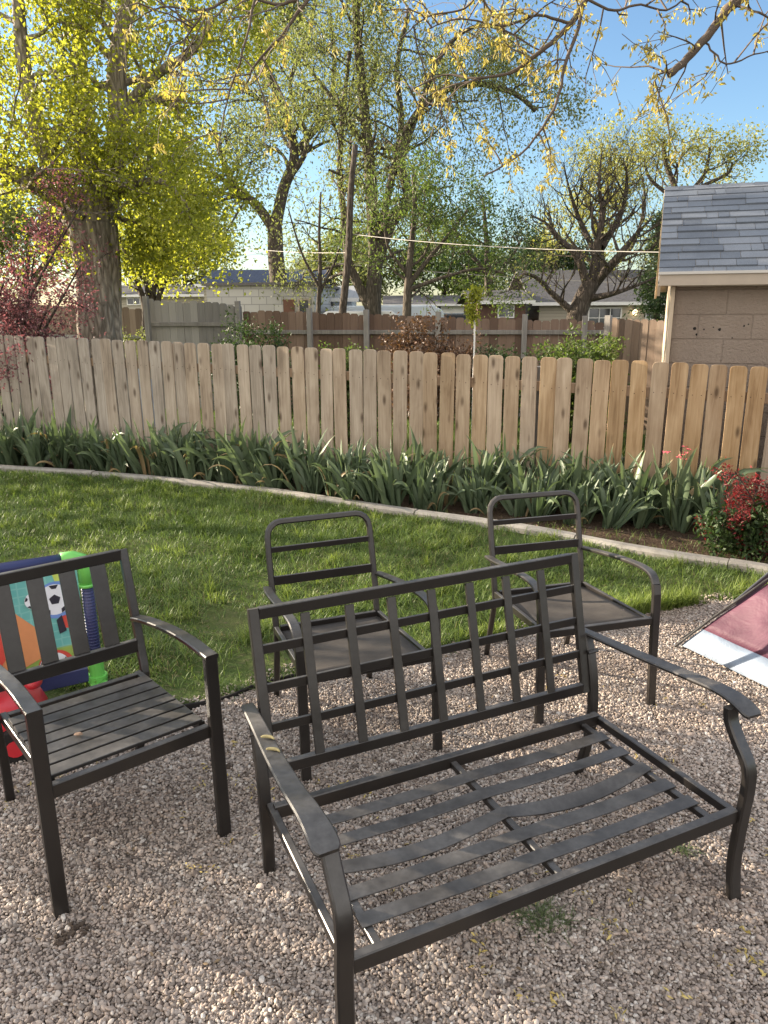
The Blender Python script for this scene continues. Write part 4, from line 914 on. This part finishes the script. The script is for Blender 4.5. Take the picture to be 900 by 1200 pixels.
# ------------------------------------------------------------ iris plants
LEAF_IRIS = leaf_mat('iris_leaf', (.05, .078, .045), (.15, .195, .115), .22, (1.1, 1.2, .7), .42)
_e = [x for x in LEAF_IRIS.node_tree.nodes if x.type == 'VALTORGB'][0].color_ramp.elements; _e[1].position = .93; _q = _e.new(.98); _q.color = (.30, .22, .12, 1)
def iris_mesh(seed, n, hgt, lean_dir, lean):
    r = np.random.default_rng(seed); V = []; Fc = []; T = []; b = 0; K = 8
    for i in range(n):
        a = r.uniform(0, 6.28); rad = r.uniform(0, .09); bx, by = math.cos(a)*rad, math.sin(a)*rad
        da = a+r.normal(0, .7); ol = abs(r.normal(.35, .22)); dx, dy = math.cos(da)*ol+lean*math.cos(lean_dir), math.sin(da)*ol+lean*math.sin(lean_dir)
        L_ = hgt*r.uniform(.55, 1.15); w = r.uniform(.042, .064)*(.6+.4*L_/hgt); droop = r.uniform(.0, .5) if r.random() < .6 else r.uniform(.8, 1.7)
        d = Vector((dx, dy, 1)).normalized(); side = d.cross(Vector((math.cos(r.uniform(0, 6.28)), math.sin(r.uniform(0, 6.28)), .1))).normalized(); p = Vector((bx, by, -.01)); t0 = r.random(); dead = r.random() < .07
        if dead: droop = 1.9; L_ *= .8; w *= .6
        tw = r.normal(0, .12)
        for k in range(K+1):
            t = k/K; ww = w*(.75+.5*t if t < .35 else 1.0)*(1 if t < .55 else max(0, 1-((t-.55)/.45)**1.7))+.001
            fold = d.cross(side).normalized()*ww*.22
            for q in (p-side*ww/2, p+fold, p+side*ww/2): V.append(tuple(q)); T.append(1. if dead or (t > .93 and t0 > .7) else min(.92, .6*t0+.25*t+.08))
            ax = Vector((dx, dy, 0)); ax = ax.normalized() if ax.length > .01 else Vector((1, 0, 0))
            bend = droop*(t**2.0)*.42
            d = (d+ax*bend*.55-Vector((0, 0, 1))*bend).normalized(); side = (side+d.cross(side)*tw); side = (side-d*side.dot(d)).normalized()
            p = p+d*L_/K
            if p.z < .012: p.z = .012
            if k < K:
                for m_ in (0, 1): Fc.append((b+k*3+m_, b+k*3+m_+1, b+k*3+m_+4, b+k*3+m_+3))
        b += (K+1)*3
    return V, Fc, T
protos = []
for k in range(9):
    V, Fc, T = iris_mesh(400+k, random.randint(15, 22), random.uniform(.52, .64), random.uniform(0, 6.28), random.uniform(0, .2))
    protos.append((V, Fc, T))
meshes = []
slots = []
r_ = random.Random(12)
s = -4.75
while s < 2.85:
    x, y = fence_xy(s); cyy = float(curb_y(x)); gap = y-cyy
    for row in range(2 if s < -3.6 else 3):
        off = (.18, .36, .56)[row]+r_.uniform(-.05, .05)
        if off > gap-.17: off = gap-.2-r_.uniform(0, .05)
        if row == 2 and gap < .7: continue
        if row == 1 and r_.random() < .06: continue
        slots.append((x+r_.uniform(-.08, .08)-.3*off, y-off, .018, r_.uniform(.70, 1.18)*(1 if row < 2 else .8)))
    s += .21
for i, (x, y, z, sc_) in enumerate(slots):
    k = i % 9
    if i < 9:
        V, Fc, T = protos[k]; o = fast('iris_plant', V, Fc, LEAF_IRIS, None, True, T); meshes.append(o.data)
    else:
        o = bpy.data.objects.new('iris_plant', meshes[k]); COL.objects.link(o)
    o.location = (x, y, z); o.rotation_euler = (0, 0, r_.uniform(0, 6.28)); o.scale = (sc_*r_.uniform(.9, 1.1),)*2+(sc_,)
    tag(o, 'leafy grey green iris clump without flowers in the bed along the picket fence', 'iris', 'iris plants along the picket fence')
print('iris', len(slots))
# red shrub, right end of the bed
t = Tree(301); root = tree_root('red_shrub', 0, 'low shrub with bright red young leaves at the right end of the bed', 'shrub')
for k in range(20):
    e_ = at(r_.uniform(838, 945), r_.uniform(545, 660), r_.uniform(4.85, 5.35)); b_ = Vector((2.82+r_.uniform(-.15, .15), 5.1+r_.uniform(-.12, .12), .0))
    l = t.limb([b_, b_.lerp(e_, .5)+Vector((0, 0, .05)), e_], .009, .003, 5); t.along(*l, 7, .16, 1, .2, 1., .12, .8, 3, 1)
t.wood(BARK_DARK, root, 'stems'); t.leaves(4, .020, .028, LEAF_RED, root, -.2, .5, name='foliage')
# dark green leafy undergrowth beneath it
t = Tree(302); root = tree_root('green_shrub', 0, 'dark green leafy plant growing under the red shrub', 'plant')
for k in range(9):
    e_ = at(r_.uniform(825, 900), r_.uniform(600, 640), r_.uniform(4.95, 5.3)); b_ = Vector((2.6+r_.uniform(-.15, .15), 5.15, .0)); l = t.limb([b_, e_], .007, .003, 5); t.along(*l, 6, .12, 1, .2, 1., .1, .8, 3, 1)
t.wood(BARK_DARK, root, 'stems'); t.leaves(4, .03, .05, LEAF_DARK, root, 0, .6, name='foliage')
# pink-red flower above the irises
p = at(797, 528, 5.7); root = empty('pink_flower', (p.x, 5.72, 0), 0, 'thin stemmed pink red flowers standing above the irises by the fence', 'flower')
g = G(); gp = G(); rr = random.Random(6)
for k in range(8):
    e_ = Vector((rr.uniform(-.11, .11), rr.uniform(-.05, .05), p.z-.02+rr.uniform(-.07, .05))); g.tube([(0, 0, 0), (e_.x*.4, e_.y*.3, e_.z*.6), e_], [.004, .003, .002], 5)
    for m_ in range(4):
        a = m_*1.57+k; q = e_+Vector((math.cos(a)*.012, math.sin(a)*.012, 0)); gp.poly([e_, e_+Vector((math.cos(a-.5)*.02, math.sin(a-.5)*.02, .01)), e_+Vector((math.cos(a)*.032, math.sin(a)*.032, rr.uniform(-.012, .02))), e_+Vector((math.cos(a+.5)*.02, math.sin(a+.5)*.02, .01))])
g.build('stems', plain('green_stem', (.10, .13, .05), .6, .2, 8, 0), root); gp.build('petals', plain('pink_petal', (.55, .09, .12), .5, .25, 20, 0), root)

# ------------------------------------------------------------ loveseat frame
XA = Vector((1, 0, 0)); YA = Vector((0, 1, 0)); ZA = Vector((0, 0, 1))
lv = empty('loveseat_frame', (.3265, 1.9473, 0), .4354, 'bare dark bronze metal loveseat frame with lattice back and sagging seat straps', 'loveseat')
BEV = .0015
for sx in (-1, 1):
    P = smooth_line([Vector(p) for p in ((.622*sx, -.358, 0), (.624*sx, -.340, .12), (.627*sx, -.343, .27), (.627*sx, -.350, .38), (.627*sx, -.343, .45), (.627*sx, -.300, .51), (.627*sx, -.268, .56), (.627*sx, -.262, .60))], 4)
    g = G(); g.sweep(P, XA, .042, .026); g.build('leg', METAL, lv, True)
    P = smooth_line([Vector(p) for p in ((.605*sx, .352, 0), (.612*sx, .322, .12), (.618*sx, .305, .25), (.620*sx, .312, .38), (.622*sx, .340, .50), (.622*sx, .372, .575))], 4)
    g = G(); g.sweep(P, XA, .036, .028); g.build('leg', METAL, lv, True)
    ctr = [(.630*sx, .405, .572), (.635*sx, .28, .580), (.645*sx, .10, .592), (.652*sx, -.08, .608), (.652*sx, -.20, .620), (.650*sx, -.27, .615), (.648*sx, -.325, .596)]
    P = smooth_line([Vector(p) for p in ctr], 5); n = len(P)
    w = [.040+.028*min(1, (i/(n-1))*1.15)**1.2 for i in range(n)]; w[-1] *= .72; w[-2] *= .93
    g = G(); g.sweep(P, XA, w, .013, .3); g.build('armrest', METAL, lv, True)
def lb(x, z): # back plane
    return Vector((x, .321+(z-.385)*.234, z))
def lbar(P, w, t=.014): 
    g = G(); g.sweep(P, ZA if abs(P[0][0]-P[-1][0]) > .1 else XA, w, t, .12); return g
for sx in (-1, 1): lbar([lb(.590*sx, .372), lb(.590*sx, .868)], .032, .024).build('back_stile', METAL, lv)
lbar([lb(-.574, .852), lb(.574, .852)], .036, .022).build('back_rail', METAL, lv)
lbar([lb(-.574, .390), lb(.574, .390)], .038, .022).build('back_rail', METAL, lv)
for z in (.745, .630, .512): lbar([lb(-.574, z), lb(.574, z)], .029, .010).build('lattice_bar', METAL, lv)
for k in range(-3, 4):
    o = lbar([lb(.145*k, .409), lb(.145*k, .834)], .030, .0105).build('lattice_bar', METAL, lv); o.location.y = -.0105
def rail(P, w, t, name, wv=ZA):
    g = G(); g.sweep(P, wv, w, t, .12); return g.build(name, METAL, lv)
rail([(-.606, -.332, .290), (.606, -.332, .290)], .044, .026, 'seat_rail')
rail([(-.603, .262, .290), (.603, .262, .290)], .044, .026, 'seat_rail')
for sx in (-1, 1): rail([(.612*sx, -.318, .287), (.606*sx, .290, .287)], .030, .022, 'seat_rail')
for x in (-.528, 0, .532): rail([(x, -.318, .283), (x, .248, .283)], .022, .022, 'seat_support')
for k, y in enumerate((.150, .055, -.045, -.145, -.238)):
    P = []
    for i in range(41):
        x = -.545+1.09*i/40; a = math.sin(math.pi*((x+.53)/.53 % 1)) if abs(x) < .53 else 0
        sag = (.005, .006, .020, .006, .004)[k]*(1.4 if (k == 2 and x > 0) else 1)
        P.append(Vector((x, y+.002*math.sin(x*5+k)+(-.012*a if k == 2 else 0), .2985-sag*a+.0006*math.sin(x*17+k*2))))
    tw = (.05, -.1, .5, .1, -.08)[k]
    g = G(); g.sweep(P, lambda i, P=P, tw=tw: (0, 1, tw*abs(math.sin(math.pi*i/20))*(1 if i > 20 else .4)), .047, .005, .3); g.build('seat_strap', METAL, lv, True)
for sx in (-1, 1):
    for (y, z) in ((.300, .52),):
        g = G(); g.tube([(.600*sx, y+.03, z), (.645*sx, y+.03, z)], .007, 8); g.build('bolt', METAL, lv)

# ------------------------------------------------------------ slatted armchair, left
c1 = empty('slat_armchair', (-.9513, 2.2555, 0), .6904, 'dark metal armchair with vertical back slats and slatted seat at left', 'chair')
def cb(x, z): return Vector((x, .262+(z-.36)*.240, z))
for sx in (-1, 1):
    g = G(); g.sweep([(.268*sx, -.312, 0), (.264*sx, -.305, .66)], XA, .042, .026, .12); g.build('leg', METAL, c1)
    P = [Vector((.240*sx, .350, 0)), Vector((.250*sx, .295, .20)), Vector((.262*sx, .262, .36)), cb(.268*sx, .50), cb(.268*sx, .853)]
    g = G(); g.sweep(smooth_line(P, 4), XA, .030, .026, .12); g.build('leg', METAL, c1, False)
    P = smooth_line([Vector(p) for p in ((.268*sx, .315, .595), (.268*sx, .20, .622), (.268*sx, .02, .652), (.266*sx, -.15, .669), (.265*sx, -.318, .668))], 5)
    g = G(); g.sweep(P, XA, .044, .016, .2); g.build('armrest', METAL, c1)
    g = G(); g.sweep([(.236*sx, -.270, .412), (.236*sx, .262, .388)], ZA, .036, .022, .12); g.build('seat_rail', METAL, c1)
g = G(); g.sweep([(-.243, -.292, .405), (.243, -.292, .405)], ZA, .045, .024, .12); g.build('seat_rail', METAL, c1)
g = G(); g.sweep([(-.225, .250, .386), (.225, .250, .386)], ZA, .036, .022, .12); g.build('seat_rail', METAL, c1)
g = G()
for k in range(7):
    y = -.243+k*.0665; z = .434-(y+.27)*.045; g.box((0, y, z), (.476, .0555, .012), Matrix.Rotation(-.045, 4, 'X'))
g.build('seat', METAL, c1, bevel=.002)
g = G(); g.sweep([cb(-.253, .836), cb(.253, .836)], ZA, .042, .022, .12); g.build('back_rail', METAL, c1)
g = G(); g.sweep([cb(-.253, .495), cb(.253, .495)], ZA, .050, .022, .12); g.build('back_rail', METAL, c1)
for x in (-.165, -.055, .055, .165):
    g = G(); g.sweep([cb(x, .521), cb(x, .814)], XA, .056, .010, .12); g.build('back_slat', METAL, c1)
# dead leaf on its seat
p = Vector((-.10, -.10, .436)); M1 = Matrix.Translation(c1.location) @ Matrix.Rotation(.6904, 4, 'Z')
BROWNLEAF = plain('dead_leaf', (.22, .14, .09), .8, .3, 30, 0)
def dead_leaf(p, s, label, name='dead_leaf', m_=None, cat='leaf'):
    g = G(); rr = random.Random(s*1000+p.x*77); g.ball((p.x, p.y, p.z+s*.28), (s, s*.6, s*.28), 10, 6, lambda q: 1+.35*math.sin(q[0]*7+q[1]*9)*math.cos(q[2]*5+p.x)); return tag(g.build(name, m_ or BROWNLEAF, None, False), label, cat)
dead_leaf(M1 @ p, .014, 'small crumpled brown leaf on the seat of the left armchair')

# ------------------------------------------------------------ loop-back armchairs
SEATM = NT('seat_mesh_fabric', .75, .3); _co = SEATM.co(); _n = SEATM.noise(_co, 6, 5); SEATM.col(SEATM.ramp(_n, [(.3, (.045, .038, .033)), (.7, (.085, .075, .065))])); SEATM.bump(SEATM.noise(_co, 300, 2), .3, .001); SEATM = SEATM.m
def loop_chair(loc, rz, label):
    t = empty('loop_back_armchair', loc, rz, label, 'chair', 'loop back armchairs behind the loveseat')
    def kb(x, z): return Vector((x, .262+(z-.36)*.245, z))
    P = [Vector((-.225, .375, 0)), Vector((-.228, .318, .20)), Vector((-.232, .270, .36)), kb(-.235, .50), kb(-.235, .70), kb(-.233, .77)]
    P += [kb(-.233+.062*(1-math.cos(a)), .77+.064*math.sin(a)) for a in (.4, .8, 1.2, 1.5708)]
    P += [Vector((-p.x, p.y, p.z)) for p in P[::-1]]
    nrm = Vector((0, -1, .245)).normalized()
    g = G(); g.sweep(P, lambda i: nrm, .022, .026, .25); g.build('back_frame', METAL, t)
    g = G(); g.sweep([kb(-.222, .718), kb(.222, .718)], ZA, .024, .012, .12); g.build('back_bar', METAL, t)
    g = G(); g.sweep([kb(-.222, .588), kb(.222, .588)], ZA, .040, .012, .12); g.build('back_bar', METAL, t)
    for sx in (-1, 1):
        P = [Vector(p) for p in ((.252*sx, .325, .558), (.266*sx, .22, .572), (.274*sx, .05, .596), (.276*sx, -.10, .612), (.275*sx, -.19, .613), (.274*sx, -.235, .600), (.272*sx, -.262, .570), (.271*sx, -.272, .53), (.270*sx, -.280, .42), (.270*sx, -.292, .2), (.272*sx, -.305, 0))]
        g = G(); g.sweep(smooth_line(P[:7], 4), XA, .038, .015, .25); g.build('armrest', METAL, t)
        g = G(); g.sweep(P[6:], XA, .036, .024, .15); g.build('leg', METAL, t)
        g = G(); g.sweep([(.246*sx, -.272, .408), (.236*sx, .255, .386)], ZA, .032, .018, .12); g.build('seat_rail', METAL, t)
    g = G(); g.sweep([(-.252, -.276, .412), (.252, -.276, .412)], ZA, .034, .020, .12); g.build('seat_rail', METAL, t)
    g = G(); g.sweep([(-.218, .258, .388), (.218, .258, .388)], ZA, .032, .018, .12); g.build('seat_rail', METAL, t)
    g = G(); V = []; f = []; n = 14
    for j in range(n+1):
        for i in range(n+1):
            x = -.226+.452*i/n; y = -.258+.50*j/n; V.append((x, y, .424-.04*j/n-.014*math.sin(math.pi*i/n)*math.sin(math.pi*j/n)))
    f = [(j*(n+1)+i, j*(n+1)+i+1, (j+1)*(n+1)+i+1, (j+1)*(n+1)+i) for j in range(n) for i in range(n)]
    g.add(V, f); o = g.build('seat', SEATM, t, True); sm = o.modifiers.new('s', 'SOLIDIFY'); sm.thickness = .006
    return t
lc = loop_chair((-.154, 2.8627, 0), .3686, 'loop backed dark metal armchair directly behind the loveseat, standing at the lawn edge')
lc2 = copy_tree(lc); lc2.location = (.8317, 3.228, 0); lc2.rotation_euler = (0, 0, .2714); lc2['label'] = 'loop backed dark metal armchair behind the right end of the loveseat, nearest the tent'

# catkins lying on the left arm of the loveseat
ML = Matrix.Translation(lv.location) @ Matrix.Rotation(.4354, 4, 'Z'); YC = bpy.data.materials['catkin_litter']
YCK = plain('yellow_catkin', (.34, .28, .13), .8, .3, 60, .2)
for p, lab in (((-.642, .155, .596), 'yellow catkin on the left armrest of the loveseat, further back'), ((-.648, .085, .600), 'yellow catkin on the left armrest of the loveseat, nearer the front')):
    g = G(); q = ML @ Vector(p); rr = random.Random(int(p[1]*1000)); P = [q+Vector((.019*math.cos(a), .010*math.sin(a)*1.0+.004*a, .004)) for a in np.linspace(.2, 2.9, 9)]
    g.tube(P, [.002, .003, .0042, .0048, .0046, .0044, .004, .003, .002], 7); tag(g.build('fallen_catkin', YCK, None, True), lab, 'catkin')
# small weeds in the gravel
def weed(x, y, n, sp, h, label, mat=GRASS):
    X = x+rng.normal(0, sp, n); Y = y+rng.normal(0, sp*.6, n)
    o = blades('weed', X, Y, np.full(n, .01), rng.uniform(.4, 1.2, n)*h, .003, mat, 1.3, kind=None); tag(o, label, 'weed')
LEAF_WEED = leaf_mat('weed_leaf', (.08, .11, .05), (.16, .20, .09), .2)
weed(.447, 1.80, 240, .040, .05, 'small green weed tuft growing through the gravel in front of the loveseat', LEAF_WEED)
q = gnd(800, 1000); weed(q.x, q.y, 50, .02, .035, 'tiny weed in the gravel near the right front leg of the loveseat', LEAF_WEED)
q = gnd(272, 812); weed(q.x, q.y, 160, .05, .07, 'grass tuft growing at the lawn edging beside the left armchair')
# dark clods / disturbed patches in gravel
SO = plain('dark_soil', (.06, .042, .03), .95, .3, 30, .4)
for u, v, s_, lab in ((92, 1092, .045, 'dark dried clod in the gravel at the lower left'), (72, 1108, .03, 'smaller dark clod beside the dried clod at the lower left'), (270, 903, .025, 'dark clod in the gravel right of the left armchair'), (542, 905, .02, 'dark clod in the gravel under the loveseat')):
    q = gnd(u, v); g = G(); rr = random.Random(u)
    for k in range(14):
        a = rr.uniform(0, 6.28); d = rr.uniform(0, s_); g.ball((q.x+math.cos(a)*d, q.y+math.sin(a)*d*.8, .018), (rr.uniform(.006, .011), rr.uniform(.006, .011), rr.uniform(.005, .009)), 6, 4, lambda p_: 1+.25*math.sin(p_[0]*5+k))
    tag(g.build('soil_clod', SO, None), lab, 'clod')
# dark landscape edging showing at the lawn corner
P = [Vector((x, float(edge_y(x))+.005, .022)) for x in np.linspace(-1.0, -.30, 12)]
g = G(); g.sweep(P, ZA, .04, .012, .2); tag(g.build('landscape_edging', PIT), 'thin black landscape edging strip between lawn and gravel behind the left armchair', 'edging')

# ------------------------------------------------------------ tent
A = Vector((1.53, 3.59, 0)); eu = Vector((.447, -.894, 0)); ev = Vector((.894, .447, 0)); TS = 1.05; TH = 1.08
tent = empty('dome_tent', tuple(A+eu*TS+ev*TS), math.atan2(eu.y, eu.x), 'small maroon dome tent with white skirt and dark pole on the gravel at right', 'tent')
def tz(s, t_):
    m = max(abs(s), abs(t_)); q = min(abs(s), abs(t_))/max(m, 1e-6)
    base = TH*(1-m**1.6)*.9+TH*.1*(1-m)
    wr = .010*math.sin(q*13+m*4)*(1-q)+.006*math.sin(s*23+t_*17)
    return .03+base*(1-.10*(1-q**2)*math.sin(math.pi*min(1, m)))+wr*m*(1-m)*3
def tent_part(name, m0, m1, mat, dz=0.):
    n = 96; V = []; idx = {}; f = []
    for j in range(n+1):
        for i in range(n+1):
            s, t_ = -1+2*i/n, -1+2*j/n; idx[i, j] = len(V)
            k = TS*(1+.02*math.sin(7*s)*math.sin(6*t_)); V.append((s*TS, t_*TS, tz(s, t_)+dz))
    for j in range(n):
        for i in range(n):
            mm = max(abs(-1+2*(i+.5)/n), abs(-1+2*(j+.5)/n))
            if m0 <= mm < m1: f.append((idx[i, j], idx[i+1, j], idx[i+1, j+1], idx[i, j+1]))
    used = sorted({a for q in f for a in q}); mp = {a: b for b, a in enumerate(used)}
    o = fast(name, [V[a] for a in used], [[mp[a] for a in q] for q in f], mat, tent, True); s_ = o.modifiers.new('s', 'SOLIDIFY'); s_.thickness = .003
    return o
def cloth(name, c, tr=.15):
    m = NT(name, .6, .3); co = m.co(); n_ = m.noise(co, 4, 4, .6, .6); n2 = m.noise(co, 500, 2)
    m.col(m.ramp(n_, [(.3, tuple(x*.88 for x in c)), (.7, tuple(min(1, x*1.08) for x in c))])); m.bump(n_, .5, .03); return m.m
MAR = cloth('maroon_nylon', (.095, .034, .056)); SKW = cloth('white_nylon', (.22, .265, .33))
tent_part('canopy', 0, .945, MAR); tent_part('skirt', .945, 1.01, SKW)
for d in ((1, 1), (1, -1)):
    P = [Vector((d[0]*k*TS, d[1]*k*TS, tz(k, k)+.02+.02*(1-abs(k)))) for k in np.linspace(-1.02, 1.02, 41)]
    g = G(); g.tube(P, .006, 8); g.build('pole', METAL, tent)
    P2 = [p+Vector((0, 0, .001)) for p in P[12:29]]; g = G(); g.tube(P2, .016, 8); g.build('pole_sleeve', plain('dark_sleeve', (.04, .045, .055), .6, .2, 20, .1), tent)
# guy line / strut out of the corner
Mt = (Matrix.Translation(tent.location) @ Matrix.Rotation(tent.rotation_euler.z, 4, 'Z')).inverted()
a_ = Vector((1.565, 3.70, .01)); b_ = at(862, 708, 3.72); c_ = at(925, 655, 3.75)
g = G(); g.tube([Mt @ a_, Mt @ a_.lerp(b_, .5)+Vector((0, 0, .004)), Mt @ b_, Mt @ c_], .0045, 7); g.build('fly_pole', METAL, tent)
g = G(); g.sweep([Mt @ b_, Mt @ c_, Mt @ c_+(Mt @ c_-Mt @ b_)*2], Vector((0, 0, 1)), .045, .012, .3); g.build('pole_sleeve', bpy.data.materials['dark_sleeve'], tent)

# ------------------------------------------------------------ toy soccer board
TP = gnd(116, 806); ztop = at(101, 652, TP.y).z
tl = gnd(0, 667, ztop); yaw = math.atan2(tl.y-TP.y, tl.x-TP.x)+math.pi; Lb = 1.1
toy = empty('soccer_toy', (TP.x, TP.y, 0), yaw, 'toy soccer rebound board with navy tubes, green joints and printed panel on the lawn', 'toy')
NAVY = plain('navy_plastic', (.035, .04, .12), .4, .12, 6, 0); LIME = plain('lime_plastic', (.16, .52, .10), .35, .1, 6, 0)
hz = ztop
for x in (0, -Lb):
    g = G(); g.tube([(x, 0, .12), (x, 0, hz-.10)], .026, 14)
    for k in range(26): g.tube([(x, 0, .14+k*.012*(hz-.26)/.32), (x, 0, .144+k*.012*(hz-.26)/.32)], .0285, 14)
    g.build('post', NAVY, toy, True)
    g = G(); s = 1 if x == 0 else -1
    g.tube([(x, 0, hz-.13), (x, 0, hz-.045), (x-.012*s, 0, hz-.015), (x-.045*s, 0, hz), (x-.095*s, 0, hz)], .033, 14); g.tube([(x, 0, hz-.142), (x, 0, hz-.128)], .037, 14); g.build('corner_joint', LIME, toy, True)
    g = G(); g.tube([(x, 0, .03), (x, 0, .15)], .033, 14); g.tube([(x, 0, .145), (x, 0, .155)], .038, 14); g.tube([(x, 0, .04), (x, 0, .07)], .045, 12)
    g.sweep([(x, -.15, .012), (x, -.05, .028), (x, 0, .045), (x, .05, .028), (x, .15, .012)], XA, [.05, .07, .085, .07, .05], .025, .3); g.build('foot', LIME, toy, False)
g = G(); g.tube([(-.09, 0, hz), (-Lb+.09, 0, hz)], .026, 14); g.build('top_bar', NAVY, toy, True)
g = G(); g.sweep([(-.04, 0, .085), (-Lb+.04, 0, .085)], ZA, .075, .03, .2); g.build('bottom_bar', NAVY, toy)
PX0, PX1, PZ0, PZ1 = -Lb+.03, -.035, .125, hz-.03
def panelmat():
    m = NT('printed_panel', .35, .5); co = m.co(); sx = m.n('ShaderNodeSeparateXYZ'); m.l(co, sx.inputs[0])
    mp = m.n('ShaderNodeMapping'); mp.inputs['Rotation'].default_value = (R(90), 0, 0); m.l(co, mp.inputs[0])
    v = m.n('ShaderNodeTexVoronoi', Scale=26., Randomness=.15, _feature='DISTANCE_TO_EDGE', _voronoi_dimensions='2D'); m.l(mp.outputs[0], v.inputs['Vector'])
    net = m.ramp(v.outputs['Distance'], [(.05, 1.), (.10, 0.)])
    teal = m.ramp(m.noise(co, 4, 2), [(.35, (.10, .36, .34)), (.65, (.20, .52, .48))])
    c = m.mix(m.math('MULTIPLY', net, .22), teal, (.45, .70, .64))
    gr = m.ramp(m.noise(co, 7, 2), [(.4, (.20, .34, .07)), (.6, (.33, .44, .10))])
    m.col(m.mix(m.ramp(sx.outputs[2], [(.24, 1.), (.25, 0.)]), c, gr)); return m.m
g = G(); g.box(((PX0+PX1)/2, 0, (PZ0+PZ1)/2), (PX1-PX0, .008, PZ1-PZ0)); pn = g.build('panel', panelmat(), toy)
def flat(name, pts, mat, lay=1): 
    g = G(); g.poly([(x, -.004-.0012*lay, z) for x, z in pts]); return g.build(name, mat, pn)
def circ(x, z, r_, n=28, e=1., ph=0): return [(x+r_*math.cos(2*math.pi*k/n+ph), z+r_*e*math.sin(2*math.pi*k/n+ph)) for k in range(n)]
PW = plain('print_white', (.75, .78, .82), .4, .05, 5, 0); PK = plain('print_black', (.03, .03, .045), .4, .05, 5, 0); PR = plain('print_red', (.62, .08, .06), .4, .1, 5, 0)
PS = plain('print_orange', (.66, .28, .12), .4, .1, 5, 0); PBL = plain('print_blue', (.16, .28, .62), .4, .1, 5, 0); PLY = plain('print_lime', (.55, .66, .14), .4, .1, 5, 0)
def soccer(x, z, r_, halo=None, lay=2):
    if halo: flat('printed_halo', circ(x+.008, z-.003, r_*1.22), halo, lay)
    flat('printed_ball', circ(x, z, r_), PW, lay+1); flat('printed_spot', circ(x, z, r_*.34, 5, 1, .3), PK, lay+2)
    for k in range(5):
        a = 2*math.pi*k/5+.3; q = [(x+r_*math.cos(a+s_)*c, z+r_*math.sin(a+s_)*c) for s_, c in ((-.28, .985), (-.17, .72), (.17, .72), (.28, .985))]; flat('printed_spot', q, PK, lay+2)
# overall positions measured from the right post, local x negative to the left
iu = lambda u, v: (lambda d, o: (lambda t_: (o+d*t_))(-o.y/d.y))((Matrix.Rotation(-yaw, 3, 'Z') @ ray(u, v)), (Matrix.Rotation(-yaw, 3, 'Z') @ (Vector((0, 0, CH))-toy.location)))
def q2(u, v): p = iu(u, v); return (p.x, p.z)
bx, bz = q2(64, 702); soccer(bx, bz, .072, PBL)
bx, bz = q2(40, 703); soccer(bx, bz, .040, None, 6)
bx, bz = q2(64, 779); soccer(bx, bz, .062, PR)
flat('printed_sleeve', [q2(*p) for p in ((-30, 790), (-20, 745), (12, 715), (52, 742), (50, 770), (30, 782), (5, 798))], PS, 1)
flat('printed_glove', [q2(*p) for p in ((-12, 770), (-8, 735), (6, 735), (12, 750), (10, 768), (2, 780))], PR, 2)
flat('printed_boot', [q2(*p) for p in ((9, 763), (18, 748), (22, 752), (22, 764), (14, 768))], PK, 3)
for k in range(4):
    flat('printed_finger', [q2(*p) for p in ((70+k*1, 722+k*3.0), (82+k*1, 718+k*4.5), (85+k, 721+k*4.5), (72+k, 726+k*3))], PR, 2)
flat('printed_cuff', [q2(*p) for p in ((66, 726), (72, 720), (78, 738), (70, 742))], PK, 3)
flat('printed_line', [q2(*p) for p in ((12, 792), (45, 784), (48, 787), (13, 797))], PW, 1)
flat('printed_ray', [q2(*p) for p in ((60, 672), (78, 670), (92, 735), (88, 738))], PLY, 1)

# ------------------------------------------------------------ red ride-on toy car
q = gnd(30, 898); RX = empty('ride_on_car', (q.x-.30, q.y+.10, 0), .35, 'red plastic toddler ride on car at the left picture edge', 'toy car')
REDP = plain('red_plastic', (.50, .025, .035), .35, .12, 4, 0)
g = G(); pr = [(-.32, .07), (-.33, .16), (-.30, .20), (-.12, .21), (-.08, .19), (.05, .19), (.10, .22), (.16, .245), (.24, .23), (.30, .18), (.325, .12), (.31, .07), (.24, .05), (-.25, .05)]
n = len(pr); V = []
for s_, k in ((-.15, .90), (-.13, 1.), (.13, 1.), (.15, .90)): V += [(x*k, s_, .14+(z-.14)*k) for x, z in pr]
f = [tuple(range(n-1, -1, -1)), tuple(range(3*n, 4*n))]+[(b*n+i, b*n+(i+1) % n, (b+1)*n+(i+1) % n, (b+1)*n+i) for b in range(3) for i in range(n)]
g.add(V, f); o = g.build('body', REDP, RX, True, .012)
for x in (-.2, .22):
    for y in (-.165, .165):
        g = G(); g.tube([(x, y-.02, .075), (x, y+.02, .075)], .075, 18); w_ = g.build('wheel', PIT, RX, False, .006); g = G(); g.tube([(x, y-.024, .075), (x, y+.024, .075)], .035, 14); g.build('hub', REDP, w_)
g = G(); g.ball((.30, -.06, .29), (.035, .05, .028), 12, 8); g.ball((.12, 0, .33), (.075, .06, .03), 14, 8); g.build('steering_wheel', REDP, RX, True)
g = G(); g.tube([(.14, 0, .21), (.12, 0, .33)], .015, 8); g.build('steering_post', PIT, RX)
